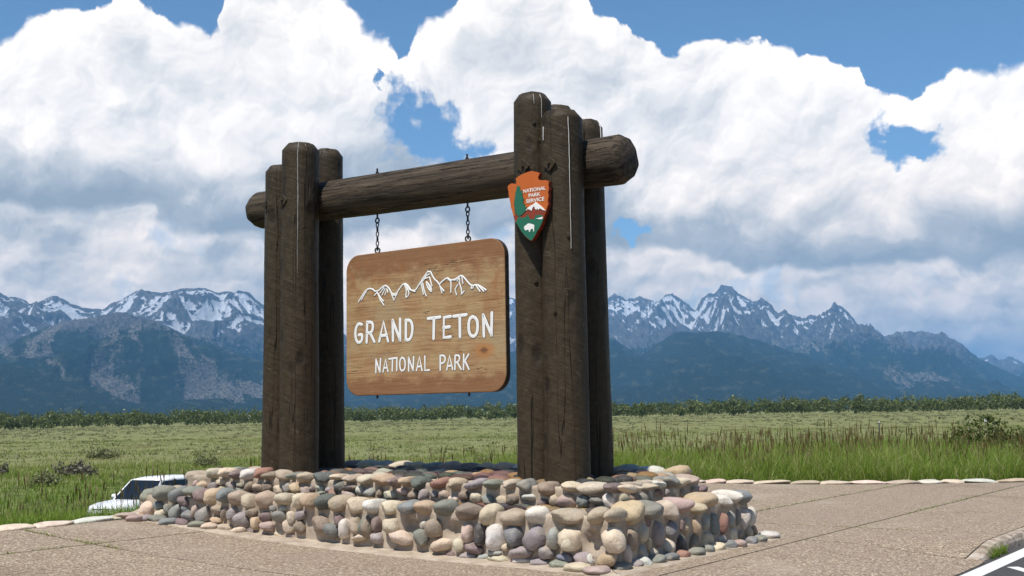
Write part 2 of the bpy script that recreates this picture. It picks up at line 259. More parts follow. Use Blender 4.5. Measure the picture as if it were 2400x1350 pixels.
STONES = '''
A 7.067 -0.269 0.221 0.294 0.26 k
A 6.801 -0.314 0.202 0.159 0.26 k
A 6.771 -0.193 0.2 0.16 0.174 m
A 6.647 -0.107 0.191 0.217 0.26 g
A 6.327 -0.168 0.17 0.199 0.26 s
A 6.193 -0.077 0.162 0.227 0.149 p
A 5.9 -0.054 0.144 0.209 0.26 g
A 5.677 -0.029 0.131 0.249 0.228 b
A 5.456 0.02 0.119 0.205 0.185 t
A 5.178 -0.0 0.105 0.202 0.182 b
A 5.012 0.08 0.097 0.215 0.161 p
A 4.802 0.12 0.087 0.213 0.219 k
A 4.565 0.09 0.076 0.157 0.157 b
A 4.36 0.12 0.068 0.208 0.234 k
A 4.138 0.214 0.059 0.194 0.232 o
A 3.9 0.203 0.05 0.229 0.229 b
A 3.683 0.209 0.043 0.139 0.189 k
A 3.513 0.173 0.038 0.137 0.187 m
F 7.011 -0.02 0.305 0.2 0.207 K
F 6.779 -0.02 0.372 0.152 0.095 s
F 6.581 -0.02 0.334 0.12 0.116 g
F 6.721 -0.02 0.262 0.167 0.117 b
F 6.418 -0.02 0.3 0.164 0.201 y
F 6.249 -0.02 0.353 0.089 0.1 s
F 6.152 -0.02 0.258 0.191 0.156 s
F 6.029 -0.02 0.328 0.095 0.141 k
F 5.883 -0.02 0.282 0.189 0.209 y
F 5.621 -0.02 0.357 0.157 0.11 n
F 5.629 -0.02 0.234 0.172 0.083 o
F 5.48 -0.02 0.311 0.057 0.164 n
F 5.332 -0.02 0.317 0.141 0.176 m
F 5.156 -0.02 0.254 0.182 0.202 m
F 4.976 -0.02 0.356 0.152 0.106 n
F 4.917 -0.02 0.226 0.117 0.146 o
F 4.749 -0.02 0.308 0.157 0.125 p
F 4.702 -0.02 0.205 0.205 0.105 k
F 4.62 -0.02 0.41 0.081 0.065 s
F 4.447 -0.02 0.413 0.094 0.065 y
F 4.5 -0.02 0.325 0.176 0.143 g
F 4.307 -0.02 0.314 0.1 0.154 b
F 4.15 -0.02 0.351 0.146 0.102 m
F 4.346 -0.02 0.215 0.147 0.142 b
F 4.158 -0.02 0.211 0.146 0.14 n
F 3.81 -0.02 0.269 0.195 0.2 n
F 3.64 -0.02 0.206 0.194 0.149 s
F 3.522 -0.02 0.317 0.103 0.123 p
F 3.431 -0.02 0.227 0.121 0.196 w
F 3.25 -0.02 0.271 0.12 0.195 t
F 3.128 -0.02 0.276 0.088 0.217 g
F 6.272 -0.02 0.439 0.163 0.114 p
C 5.045 -0.06 0.469 0.2 0.173 q
C 6.718 -0.06 0.528 0.276 0.174 g
C 6.435 -0.06 0.51 0.186 0.2 s
C 6.118 -0.06 0.565 0.254 0.113 g
C 5.951 -0.06 0.518 0.21 0.168 p
C 5.746 -0.06 0.511 0.207 0.18 o
C 5.485 -0.06 0.532 0.164 0.164 s
C 5.268 -0.06 0.513 0.229 0.175 t
C 4.771 -0.06 0.504 0.21 0.197 t
C 4.449 -0.06 0.52 0.232 0.142 t
C 4.188 -0.06 0.51 0.127 0.166 b
C 4.012 -0.06 0.522 0.189 0.151 o
C 3.778 -0.06 0.512 0.212 0.162 d
C 3.549 -0.06 0.508 0.185 0.16 t
C 3.284 -0.06 0.494 0.206 0.182 b
V 6.579 0.4 0.619 0.076 0.103 k
V 6.438 0.4 0.609 0.136 0.102 o
V 6.224 0.4 0.601 0.15 0.13 m
V 6.067 0.4 0.659 0.164 0.072 b
V 6.045 0.4 0.578 0.134 0.086 t
V 5.88 0.4 0.616 0.147 0.113 m
V 5.706 0.4 0.627 0.102 0.063 g
V 5.705 0.4 0.574 0.117 0.056 g
V 5.534 0.4 0.619 0.13 0.111 n
V 5.365 0.4 0.61 0.137 0.117 t
V 5.179 0.4 0.621 0.135 0.123 n
V 4.986 0.4 0.594 0.141 0.108 b
V 4.834 0.4 0.624 0.112 0.121 m
V 4.683 0.4 0.621 0.167 0.12 o
V 4.507 0.4 0.588 0.138 0.119 k
V 4.398 0.4 0.616 0.075 0.079 p
V 4.271 0.4 0.632 0.116 0.065 y
V 4.262 0.4 0.563 0.15 0.065 g
V 4.127 0.4 0.611 0.081 0.065 m
V 4.048 0.4 0.569 0.121 0.078 r
V 3.942 0.4 0.659 0.12 0.116 g
V 3.768 0.4 0.651 0.172 0.064 p
V 3.786 0.4 0.571 0.199 0.089 k
V 3.606 0.4 0.625 0.105 0.101 w
U 6.209 0.36 0.767 0.158 0.129 b
U 5.979 0.36 0.778 0.185 0.114 b
U 5.793 0.36 0.761 0.141 0.113 p
U 5.57 0.36 0.766 0.181 0.125 w
U 5.312 0.36 0.794 0.165 0.117 r
U 5.155 0.36 0.754 0.164 0.109 n
U 4.905 0.36 0.766 0.215 0.121 t
U 4.735 0.36 0.756 0.067 0.093 g
U 4.539 0.36 0.748 0.212 0.126 t
U 4.257 0.36 0.76 0.235 0.117 d
U 3.99 0.36 0.766 0.154 0.077 b
U 3.763 0.36 0.752 0.165 0.089 t
U 3.541 0.36 0.751 0.163 0.088 b
A 3.791 0.301 0.047 0.102 0.172 k
A 3.526 0.187 0.038 0.125 0.187 m
A 3.326 0.186 0.032 0.185 0.185 p
A 3.019 0.109 0.024 0.206 0.164 g
A 2.775 0.162 0.019 0.216 0.18 p
A 2.511 0.16 0.014 0.26 0.231 k
A 2.191 0.119 0.009 0.209 0.157 y
A 1.921 0.074 0.005 0.16 0.154 p
A 1.696 0.059 0.003 0.214 0.169 m
A 1.494 0.067 0.001 0.157 0.168 y
A 1.298 0.069 0.001 0.233 0.233 b
A 1.01 0.065 0.0 0.207 0.246 w
A 0.783 0.037 0.0 0.215 0.194 m
A 0.513 -0.017 0.0 0.212 0.191 g
A 0.259 -0.115 0.0 0.228 0.218 b
F 3.431 -0.02 0.233 0.115 0.209 w
F 3.258 -0.02 0.27 0.12 0.207 t
F 3.088 -0.02 0.267 0.125 0.205 n
F 2.945 -0.02 0.302 0.1 0.155 p
F 2.733 -0.02 0.294 0.197 0.177 b
F 2.945 -0.02 0.159 0.149 0.12 m
F 3.21 -0.02 0.145 0.202 0.073 b
F 2.595 -0.02 0.177 0.257 0.129 K
F 2.284 -0.02 0.326 0.072 0.092 w
F 2.129 -0.02 0.299 0.179 0.195 n
F 2.315 -0.02 0.191 0.169 0.174 g
F 2.037 -0.02 0.134 0.238 0.114 b
F 1.8 -0.02 0.142 0.111 0.124 b
F 1.678 -0.02 0.277 0.128 0.202 K
F 1.512 -0.02 0.264 0.127 0.222 x
F 1.597 -0.02 0.121 0.186 0.1 p
F 1.321 -0.02 0.242 0.172 0.242 w
F 1.081 -0.02 0.27 0.181 0.196 s
F 0.84 -0.02 0.256 0.223 0.225 m
F 1.202 -0.02 0.153 0.08 0.066 b
F 1.337 -0.02 0.093 0.172 0.066 y
F 1.011 -0.02 0.112 0.248 0.119 m
F 0.611 -0.02 0.268 0.121 0.202 y
F 0.418 -0.02 0.273 0.208 0.21 b
F 0.696 -0.02 0.131 0.155 0.128 m
F 0.484 -0.02 0.093 0.165 0.079 e
F 0.258 -0.02 0.097 0.185 0.125 m
C 1.107 -0.06 0.444 0.282 0.162 q
C 0.126 -0.06 0.505 0.155 0.134 q
C 3.026 -0.06 0.497 0.168 0.156 w
C 2.773 -0.06 0.489 0.177 0.154 b
C 2.511 -0.06 0.498 0.221 0.14 s
C 2.285 -0.06 0.501 0.207 0.15 o
C 2.006 -0.06 0.511 0.227 0.17 g
C 1.692 -0.06 0.485 0.257 0.167 n
C 1.416 -0.06 0.464 0.176 0.187 b
C 0.832 -0.06 0.477 0.214 0.182 w
C 0.46 -0.06 0.492 0.356 0.136 t
V 3.751 0.4 0.652 0.159 0.051 n
V 3.597 0.4 0.619 0.105 0.101 y
V 3.454 0.4 0.599 0.143 0.113 y
V 3.295 0.4 0.603 0.078 0.1 n
V 3.139 0.4 0.584 0.154 0.099 b
V 2.953 0.4 0.625 0.14 0.073 k
V 2.786 0.4 0.595 0.126 0.097 n
V 2.637 0.4 0.593 0.113 0.132 m
V 2.498 0.4 0.609 0.099 0.066 m
V 2.345 0.4 0.608 0.123 0.107 t
V 2.218 0.4 0.566 0.11 0.083 b
V 2.069 0.4 0.605 0.109 0.105 n
V 1.893 0.4 0.593 0.133 0.116 b
V 1.735 0.4 0.576 0.132 0.104 s
V 1.551 0.4 0.576 0.13 0.091 t
V 1.411 0.4 0.597 0.124 0.108 n
V 1.211 0.4 0.62 0.14 0.067 w
V 1.031 0.4 0.566 0.116 0.078 p
V 0.891 0.4 0.598 0.098 0.11 t
V 0.741 0.4 0.586 0.194 0.132 k
V 0.529 0.4 0.599 0.124 0.109 s
U 3.516 0.36 0.751 0.188 0.1 b
U 3.274 0.36 0.745 0.235 0.124 o
U 3.053 0.36 0.732 0.135 0.11 p
U 2.901 0.36 0.747 0.134 0.097 o
U 2.711 0.36 0.728 0.181 0.132 d
U 2.424 0.36 0.729 0.19 0.119 r
U 2.183 0.36 0.729 0.164 0.117 t
U 1.932 0.36 0.73 0.208 0.104 m
U 1.68 0.36 0.736 0.172 0.103 g
U 1.455 0.36 0.747 0.147 0.09 t
U 1.262 0.36 0.735 0.157 0.123 g
U 0.986 0.36 0.715 0.188 0.144 n
U 0.691 0.36 0.739 0.196 0.087 b
A 0.24 -0.138 0.0 0.251 0.203 b
A 0.014 -0.164 0.0 0.229 0.258 k
F 0.42 -0.02 0.266 0.214 0.206 b
F 0.259 -0.02 0.093 0.193 0.127 w
F 0.014 -0.02 0.104 0.19 0.125 o
F -0.067 -0.02 0.283 0.179 0.22 b
P -0.082 0.087 0.0 0.174 0.174 g
P -0.037 0.345 0.0 0.178 0.223 m
P -0.065 0.487 0.0 0.16 0.21 w
P -0.091 0.715 0.0 0.183 0.213 g
P -0.108 0.945 0.0 0.186 0.186 s
P -0.127 1.202 0.0 0.147 0.157 r
P -0.162 1.438 0.0 0.192 0.176 g
P -0.153 1.725 0.0 0.131 0.147 s
P -0.155 1.928 0.0 0.166 0.166 b
P -0.166 2.193 0.0 0.169 0.169 s
P -0.228 2.333 0.0 0.17 0.153 k
P -0.21 2.65 0.0 0.116 0.139 s
P -0.204 2.872 0.0 0.141 0.159 g
P -0.154 3.255 0.0 0.205 0.253 w
Q -0.0 0.373 0.25 0.113 0.218 n
Q 0.0 0.585 0.288 0.126 0.171 b
Q 0.0 0.698 0.403 0.084 0.111 p
Q -0.0 0.869 0.261 0.139 0.247 m
Q 0.0 1.157 0.275 0.153 0.189 s
Q 0.0 1.479 0.287 0.112 0.161 t
Q -0.0 1.393 0.304 0.067 0.117 p
Q 0.0 1.721 0.255 0.108 0.196 o
Q -0.0 1.906 0.292 0.109 0.155 y
Q 0.0 2.102 0.254 0.099 0.235 s
Q 0.0 2.329 0.234 0.107 0.216 r
Q 0.0 2.517 0.273 0.108 0.184 y
Q -0.0 2.694 0.269 0.055 0.175 g
Q -0.0 2.859 0.245 0.117 0.248 w
Q 0.0 3.031 0.253 0.099 0.227 w
Q -0.0 0.274 0.119 0.123 0.167 b
Q 0.0 0.546 0.109 0.136 0.141 y
Q -0.0 0.705 0.17 0.074 0.122 o
Q 0.0 0.799 0.083 0.117 0.102 t
Q 0.0 1.105 0.11 0.141 0.167 b
Q -0.0 1.359 0.105 0.122 0.192 x
Q 0.0 1.631 0.088 0.124 0.174 n
Q 0.0 1.938 0.089 0.173 0.189 t
Q -0.0 2.28 0.066 0.13 0.114 b
Q 0.0 2.552 0.084 0.132 0.162 b
Q -0.0 2.767 0.075 0.085 0.106 n
Q 0.0 2.977 0.089 0.111 0.131 t
Q -0.0 3.137 0.086 0.075 0.12 n
D -0.04 1.703 0.456 0.152 0.12 q
D -0.04 0.404 0.506 0.227 0.198 o
D -0.04 0.752 0.498 0.223 0.173 g
D -0.04 1.117 0.47 0.198 0.177 b
D -0.04 1.418 0.498 0.16 0.16 k
D -0.04 1.89 0.516 0.341 0.154 o
D -0.04 2.365 0.482 0.125 0.114 w
D -0.04 2.567 0.512 0.138 0.138 w
D -0.04 2.822 0.495 0.199 0.152 s
C -0.055 -0.06 0.515 0.124 0.114 q
V 0.739 0.4 0.595 0.181 0.133 t
V 0.535 0.4 0.601 0.137 0.112 s
V 0.382 0.4 0.611 0.147 0.07 g
V 0.237 0.4 0.611 0.094 0.14 w
U 0.465 0.36 0.733 0.282 0.101 b
U 0.198 0.36 0.736 0.129 0.09 p
U 0.05 0.36 0.735 0.119 0.079 b
X 0.42 0.927 0.578 0.12 0.126 t
X 0.42 1.128 0.595 0.099 0.085 n
X 0.42 1.332 0.571 0.123 0.119 g
X 0.42 1.48 0.582 0.068 0.109 b
X 0.42 1.676 0.611 0.138 0.066 p
X 0.42 1.862 0.594 0.081 0.089 m
X 0.42 2.019 0.584 0.07 0.062 b
X 0.42 2.191 0.573 0.095 0.091 n
X 0.42 2.488 0.576 0.133 0.087 n
X 0.42 2.72 0.573 0.135 0.095 p
Y 0.38 1.146 0.682 0.149 0.064 b
Y 0.38 1.395 0.688 0.13 0.065 t
Y 0.38 1.632 0.7 0.132 0.077 w
Y 0.38 1.897 0.706 0.168 0.112 g
Y 0.38 2.147 0.686 0.125 0.102 b
Y 0.38 2.384 0.706 0.173 0.092 k
'''
STONE_TINT = {'t': (0.487, 0.397, 0.291), 'b': (0.628, 0.532, 0.398), 'g': (0.252, 0.252, 0.207), 's': (0.233, 0.244, 0.233), 'p': (0.231, 0.169, 0.16), 'k': (0.472, 0.354, 0.306), 'o': (0.513, 0.389, 0.254), 'r': (0.349, 0.196, 0.149), 'w': (0.673, 0.632, 0.554), 'd': (0.118, 0.13, 0.111), 'n': (0.313, 0.244, 0.185), 'm': (0.341, 0.297, 0.281), 'y': (0.351, 0.358, 0.316), 'K': (0.705, 0.564, 0.44), 'q': (0.464, 0.377, 0.274), 'x': (0.105, 0.098, 0.092), 'e': (0.18, 0.201, 0.239)}
SOCKETS = [('F', 2.457, -0.02, 0.307, 0.218, 0.175), ('F', 1.869, -0.02, 0.29, 0.223, 0.204), ('F', 0.165, -0.02, 0.261, 0.212, 0.223)]
LETTERS_LARGE = {'G': [[(4.431, 2.638), (4.482, 2.654), (4.52, 2.618), (4.543, 2.555), (4.538, 2.473), (4.511, 2.415), (4.46, 2.408), (4.422, 2.443), (4.422, 2.513), (4.476, 2.506)]], 'R': [[(4.343, 2.407), (4.333, 2.66)], [(4.333, 2.66), (4.26, 2.659), (4.232, 2.626), (4.239, 2.554), (4.272, 2.527), (4.329, 2.519)], [(4.281, 2.521), (4.211, 2.409)]], 'A': [[(4.124, 2.412), (4.049, 2.653), (3.977, 2.405)], [(4.093, 2.475), (4.001, 2.481)]], 'N': [[(3.892, 2.406), (3.895, 2.655)], [(3.895, 2.655), (3.773, 2.406)], [(3.773, 2.406), (3.772, 2.663)]], 'D': [[(3.677, 2.406), (3.675, 2.646)], [(3.675, 2.646), (3.608, 2.645), (3.571, 2.596), (3.568, 2.502), (3.594, 2.426), (3.631, 2.399), (3.677, 2.406)]], 'T': [[(3.31, 2.646), (3.123, 2.652)], [(3.219, 2.647), (3.228, 2.399)]], 'E': [[(2.96, 2.65), (3.059, 2.646), (3.07, 2.402), (2.963, 2.404)], [(3.065, 2.521), (2.977, 2.526)]], 'T2': [[(2.907, 2.649), (2.716, 2.656)], [(2.815, 2.65), (2.815, 2.401)]], 'O': [[(2.62, 2.629), (2.665, 2.604), (2.683, 2.53), (2.675, 2.439), (2.637, 2.395), (2.592, 2.393), (2.553, 2.436), (2.542, 2.522), (2.558, 2.598), (2.62, 2.629)]], 'N2': [[(2.453, 2.39), (2.459, 2.634)], [(2.459, 2.634), (2.341, 2.395)], [(2.341, 2.395), (2.331, 2.651)]]}
LETTERS_SMALL = {'N': [[(4.186, 2.017), (4.181, 2.181)], [(4.181, 2.181), (4.117, 2.019)], [(4.117, 2.019), (4.103, 2.184)]], 'A': [[(4.061, 2.024), (4.017, 2.177), (3.979, 2.024)], [(4.043, 2.067), (3.992, 2.072)]], 'T': [[(3.957, 2.178), (3.842, 2.186)], [(3.9, 2.182), (3.907, 2.028)]], 'I': [[(3.831, 2.029), (3.828, 2.186)]], 'O': [[(3.741, 2.19), (3.775, 2.16), (3.782, 2.098), (3.768, 2.034), (3.734, 2.022), (3.701, 2.04), (3.688, 2.102), (3.7, 2.168), (3.741, 2.19)]], 'N2': [[(3.634, 2.019), (3.633, 2.181)], [(3.633, 2.181), (3.562, 2.023)], [(3.562, 2.023), (3.55, 2.185)]], 'A2': [[(3.506, 2.021), (3.455, 2.183), (3.416, 2.018)], [(3.489, 2.064), (3.428, 2.068)]], 'L': [[(3.37, 2.186), (3.371, 2.016), (3.302, 2.017)]], 'P': [[(3.126, 2.013), (3.124, 2.185)], [(3.124, 2.185), (3.065, 2.186), (3.045, 2.154), (3.054, 2.109), (3.09, 2.092), (3.125, 2.089)]], 'A3': [[(3.023, 2.014), (2.978, 2.182), (2.933, 2.014)], [(3.007, 2.054), (2.948, 2.06)]], 'R': [[(2.898, 2.013), (2.892, 2.178)], [(2.892, 2.178), (2.839, 2.179), (2.822, 2.153), (2.834, 2.108), (2.889, 2.091)], [(2.86, 2.094), (2.804, 2.012)]], 'K': [[(2.766, 2.008), (2.76, 2.185)], [(2.686, 2.182), (2.757, 2.09)], [(2.741, 2.105), (2.685, 2.008)]]}
SKYLINE_STROKES = [[(4.482, 2.934), (4.43, 2.995), (4.347, 3.079), (4.259, 3.093), (4.171, 3.03), (4.03, 3.116), (3.965, 3.079), (3.933, 3.039), (3.912, 2.998), (3.859, 2.986), (3.812, 3.006), (3.79, 3.037), (3.699, 3.117), (3.626, 3.072), (3.585, 3.005), (3.502, 3.012), (3.476, 3.052), (3.439, 3.088), (3.377, 3.162), (3.284, 3.248), (3.214, 3.125), (3.154, 3.085), (3.134, 3.049), (3.094, 3.077), (3.004, 3.128), (2.955, 3.089), (2.886, 3.091), (2.817, 3.123), (2.777, 3.135), (2.72, 3.085), (2.672, 3.028), (2.615, 2.993), (2.548, 3.006), (2.472, 2.967), (2.413, 2.93)], [(4.43, 2.954), (4.381, 3.016), (4.341, 3.065)], [(4.204, 2.995), (4.156, 3.032), (4.117, 2.981), (4.085, 2.938), (4.048, 2.912)], [(4.156, 3.029), (4.106, 2.932), (4.042, 2.86)], [(4.106, 3.02), (4.041, 3.08)], [(4.069, 2.993), (4.019, 3.067)], [(4.02, 2.99), (3.991, 3.064), (3.976, 3.019)], [(3.912, 2.99), (3.87, 2.907), (3.816, 2.991)], [(3.901, 2.973), (3.838, 2.973)], [(3.693, 3.093), (3.658, 3.027), (3.679, 2.918), (3.616, 2.96), (3.626, 3.008), (3.658, 3.05)], [(3.678, 3.091), (3.605, 3.023), (3.522, 2.993)], [(3.418, 3.095), (3.387, 3.116), (3.336, 3.174), (3.284, 3.193)], [(3.419, 3.079), (3.383, 2.951)], [(3.394, 3.085), (3.374, 3.005), (3.338, 2.925)], [(3.346, 3.144), (3.285, 3.154), (3.245, 3.042)], [(3.336, 3.104), (3.327, 3.048), (3.276, 2.982), (3.246, 2.968), (3.256, 3.02), (3.306, 3.078), (3.336, 3.104)], [(3.306, 3.07), (3.266, 2.997)], [(3.124, 3.048), (3.086, 2.945)], [(3.115, 3.024), (3.055, 2.966)], [(3.004, 3.119), (2.945, 3.073), (2.947, 2.942)], [(2.886, 3.083), (2.817, 3.108), (2.847, 3.072)], [(2.837, 3.026), (2.881, 2.976), (2.859, 2.905)], [(2.817, 3.055), (2.78, 2.96), (2.781, 2.907)], [(2.777, 3.128), (2.759, 3.035)], [(2.817, 3.116), (2.808, 3.069)], [(2.781, 2.907), (2.741, 2.942)], [(2.653, 3.019), (2.625, 2.994), (2.64, 2.965), (2.602, 2.965), (2.602, 2.992)], [(2.567, 3.002), (2.502, 2.92)], [(2.52, 2.986), (2.445, 2.916)]]
ARROWHEAD = {'outline': [(1.248, 4.088), (1.177, 4.066), (1.14, 4.048), (1.152, 4.031), (1.164, 4.005), (1.157, 3.979), (1.105, 3.966), (1.064, 3.963), (1.023, 3.944), (1.032, 3.903), (1.025, 3.866), (1.037, 3.824), (1.031, 3.786), (1.043, 3.738), (1.036, 3.7), (1.056, 3.66), (1.068, 3.624), (1.079, 3.601), (1.091, 3.571), (1.107, 3.542), (1.115, 3.506), (1.138, 3.478), (1.153, 3.449), (1.184, 3.421), (1.199, 3.392), (1.222, 3.363), (1.246, 3.335), (1.268, 3.325), (1.298, 3.34), (1.328, 3.362), (1.354, 3.386), (1.365, 3.406), (1.395, 3.437), (1.417, 3.471), (1.436, 3.498), (1.454, 3.531), (1.473, 3.552), (1.488, 3.579), (1.499, 3.618), (1.51, 3.651), (1.517, 3.683), (1.535, 3.723), (1.538, 3.767), (1.553, 3.82), (1.56, 3.852), (1.563, 3.903), (1.574, 3.949), (1.566, 3.97), (1.519, 3.989), (1.484, 3.978), (1.459, 3.972), (1.453, 4.003), (1.464, 4.033), (1.429, 4.05), (1.374, 4.071), (1.321, 4.081)], 'tree': [(1.427, 3.946), (1.408, 3.937), (1.401, 3.908), (1.405, 3.889), (1.374, 3.889), (1.382, 3.871), (1.367, 3.853), (1.379, 3.836), (1.364, 3.818), (1.372, 3.804), (1.348, 3.794), (1.365, 3.778), (1.358, 3.761), (1.37, 3.747), (1.339, 3.734), (1.351, 3.72), (1.317, 3.697), (1.333, 3.683), (1.326, 3.664), (1.345, 3.65), (1.38, 3.623), (1.414, 3.614), (1.449, 3.625), (1.445, 3.637), (1.479, 3.644), (1.452, 3.663), (1.482, 3.672), (1.459, 3.692), (1.486, 3.701), (1.466, 3.718), (1.489, 3.736), (1.469, 3.753), (1.492, 3.762), (1.471, 3.784), (1.484, 3.798), (1.468, 3.812), (1.475, 3.835), (1.459, 3.852), (1.471, 3.872), (1.451, 3.883), (1.459, 3.902), (1.443, 3.913), (1.454, 3.933)], 'red': [(1.499, 3.624), (1.452, 3.626), (1.384, 3.622), (1.326, 3.664), (1.276, 3.683), (1.196, 3.701), (1.134, 3.669), (1.073, 3.634), (1.079, 3.619), (1.093, 3.572), (1.114, 3.562), (1.15, 3.578), (1.195, 3.589), (1.211, 3.569), (1.233, 3.56), (1.278, 3.565), (1.308, 3.621), (1.331, 3.586), (1.384, 3.577), (1.422, 3.597), (1.458, 3.56), (1.488, 3.585)], 'snow': [(1.196, 3.741), (1.162, 3.713), (1.129, 3.69), (1.1, 3.662), (1.073, 3.632), (1.104, 3.642), (1.134, 3.66), (1.149, 3.664), (1.16, 3.648), (1.178, 3.671), (1.186, 3.653), (1.205, 3.665), (1.212, 3.687), (1.23, 3.696), (1.254, 3.649), (1.269, 3.663), (1.288, 3.668), (1.299, 3.679), (1.322, 3.661), (1.325, 3.67), (1.298, 3.692), (1.268, 3.707), (1.23, 3.718)], 'green': [(1.455, 3.561), (1.434, 3.601), (1.414, 3.614), (1.388, 3.58), (1.361, 3.593), (1.331, 3.592), (1.306, 3.618), (1.278, 3.565), (1.233, 3.557), (1.211, 3.569), (1.202, 3.603), (1.18, 3.591), (1.157, 3.601), (1.135, 3.589), (1.113, 3.592), (1.108, 3.561), (1.103, 3.542), (1.119, 3.507), (1.141, 3.478), (1.157, 3.452), (1.186, 3.425), (1.202, 3.395), (1.226, 3.367), (1.249, 3.34), (1.268, 3.331), (1.294, 3.346), (1.35, 3.392), (1.391, 3.44), (1.432, 3.499), (1.468, 3.552)], 'lake': [(1.196, 3.56), (1.151, 3.563), (1.106, 3.57), (1.114, 3.544), (1.151, 3.547)], 'bison': [(1.354, 3.48), (1.344, 3.497), (1.321, 3.504), (1.31, 3.515), (1.283, 3.517), (1.257, 3.508), (1.231, 3.5), (1.218, 3.484), (1.222, 3.456), (1.223, 3.422), (1.232, 3.423), (1.236, 3.448), (1.247, 3.456), (1.27, 3.446), (1.28, 3.422), (1.289, 3.426), (1.292, 3.446), (1.319, 3.451), (1.33, 3.44), (1.341, 3.45), (1.352, 3.464)]}

# ------------------------------------------------------------------ geometry helpers
RNG = np.random.default_rng(7)
random.seed(7)
# the stone base and everything on the plaza are laid out on its own axes: s runs along the sign, u back through it
ORG = Vector((0.88, 11.04, 0.0))
AX = Vector((-0.8045, 0.594, 0.0)).normalized()
BX = Vector((0.594, 0.8045, 0.0)).normalized()
UP = Vector((0, 0, 1))


def W(s, u, z): return ORG + AX * s + BX * u + UP * z
FRAME = Matrix(((-AX.x, BX.x, 0, ORG.x), (-AX.y, BX.y, 0, ORG.y), (0, 0, 1, 0), (0, 0, 0, 1)))   # local x = -s, y = u


def plaza_z(s):
    e = np.maximum(0.0, np.asarray(s, dtype=float) - 1.0)
    e2 = np.minimum(e, 8.0)
    return 0.006 * e2 * e2 + (e - e2) * 0.03


def su_of(x, y):
    dx, dy = x - ORG.x, y - ORG.y
    return dx * AX.x + dy * AX.y, dx * BX.x + dy * BX.y


def link(o, parent=None):
    COL.objects.link(o)
    if parent is not None: o.parent = parent
    return o


def mesh_obj(name, verts, faces, mat=None, parent=None, smooth=False):
    me = bpy.data.meshes.new(name)
    me.from_pydata([tuple(v) for v in verts], [], [tuple(f) for f in faces])
    me.update()
    if mat: me.materials.append(mat)
    if smooth: me.shade_smooth()
    return link(bpy.data.objects.new(name, me), parent)


def np_mesh(name, co, polys, mat=None, smooth=False):
    """co (n,3), polys (m,k) of one size k, built fast"""
    me = bpy.data.meshes.new(name)
    m, k = polys.shape
    me.vertices.add(len(co)); me.vertices.foreach_set('co', np.ascontiguousarray(co, dtype=np.float32).ravel())
    me.loops.add(m * k); me.loops.foreach_set('vertex_index', np.ascontiguousarray(polys, dtype=np.int32).ravel())
    me.polygons.add(m)
    me.polygons.foreach_set('loop_start', np.arange(0, m * k, k, dtype=np.int32))
    me.polygons.foreach_set('loop_total', np.full(m, k, dtype=np.int32))
    me.polygons.foreach_set('use_smooth', np.full(m, smooth, dtype=bool))
    me.update(calc_edges=True)
    if mat: me.materials.append(mat)
    return me


def bm_obj(name, bm, mat=None, parent=None, smooth=False):
    me = bpy.data.meshes.new(name)
    bm.to_mesh(me); bm.free()
    if mat: me.materials.append(mat)
    if smooth: me.shade_smooth()
    return link(bpy.data.objects.new(name, me), parent)


def thing(name, label, cat, loc=(0, 0, 0), group=None, rotz=0.0):
    o = bpy.data.objects.new(name, None)
    o.location = loc; o.rotation_euler = (0, 0, rotz)
    o.empty_display_size = 0.2
    link(o)
    return tag(o, label, cat, group)


def tag(o, label, cat=None, group=None, kind=None):
    if label: o['label'] = label
    if cat: o['category'] = cat
    if group: o['group'] = group
    if kind: o['kind'] = kind
    return o


def keep(child, parent):
    """parent without moving the child (parents here are never scaled)"""
    child.parent = parent
    child.matrix_parent_inverse = parent.matrix_basis.inverted()
    return child


_perm = np.random.default_rng(3).permutation(256)
_perm = np.concatenate([_perm, _perm, _perm])
_g = np.random.default_rng(4).normal(size=(256, 2)); _g /= np.linalg.norm(_g, axis=1)[:, None]


def perlin(x, y):
    xi = np.floor(x).astype(int); yi = np.floor(y).astype(int)
    xf = x - xi; yf = y - yi
    xi &= 255; yi &= 255
    def gr(ix, iy, fx, fy):
        g = _g[_perm[_perm[ix & 255] + (iy & 255)] & 255]
        return g[..., 0] * fx + g[..., 1] * fy
    u = xf * xf * xf * (xf * (xf * 6 - 15) + 10); v = yf * yf * yf * (yf * (yf * 6 - 15) + 10)
    a = gr(xi, yi, xf, yf); b = gr(xi + 1, yi, xf - 1, yf)
    c = gr(xi, yi + 1, xf, yf - 1); d_ = gr(xi + 1, yi + 1, xf - 1, yf - 1)
    return ((a + (b - a) * u) * (1 - v) + (c + (d_ - c) * u) * v) * 1.5


def fbm(x, y, o=5, ridged=False, gain=0.5):
    t = np.zeros_like(x); a = 1.0; n = 0.0
    for i in range(o):
        p_ = perlin(x * 2 ** i + 17.3 * i, y * 2 ** i + 5.1 * i)
        t += a * ((1 - np.abs(p_) * 2) if ridged else p_); n += a; a *= gain
    return t / n


def sstep(x, a, b):
    t = np.clip((x - a) / (b - a), 0, 1); return t * t * (3 - 2 * t)


def material(name, rough=0.8, spec=0.3):
    m = bpy.data.materials.new(name); m.use_nodes = True
    nb = NB(m.node_tree)
    bs = nb.n('ShaderNodeBsdfPrincipled')
    bs.inputs['Roughness'].default_value = rough
    bs.inputs['Specular IOR Level'].default_value = spec
    o = nb.n('ShaderNodeOutputMaterial')
    nb.t.links.new(bs.outputs[0], o.inputs[0])
    nb.bs, nb.outn = bs, o
    nb.tc = nb.n('ShaderNodeTexCoord')
    nb.obj = S(nb, nb.tc.outputs['Object'])
    nb.uv = S(nb, nb.tc.outputs['UV'])
    nb.geo = nb.n('ShaderNodeNewGeometry')
    nb.pos = S(nb, nb.geo.outputs['Position'])
    return m, nb


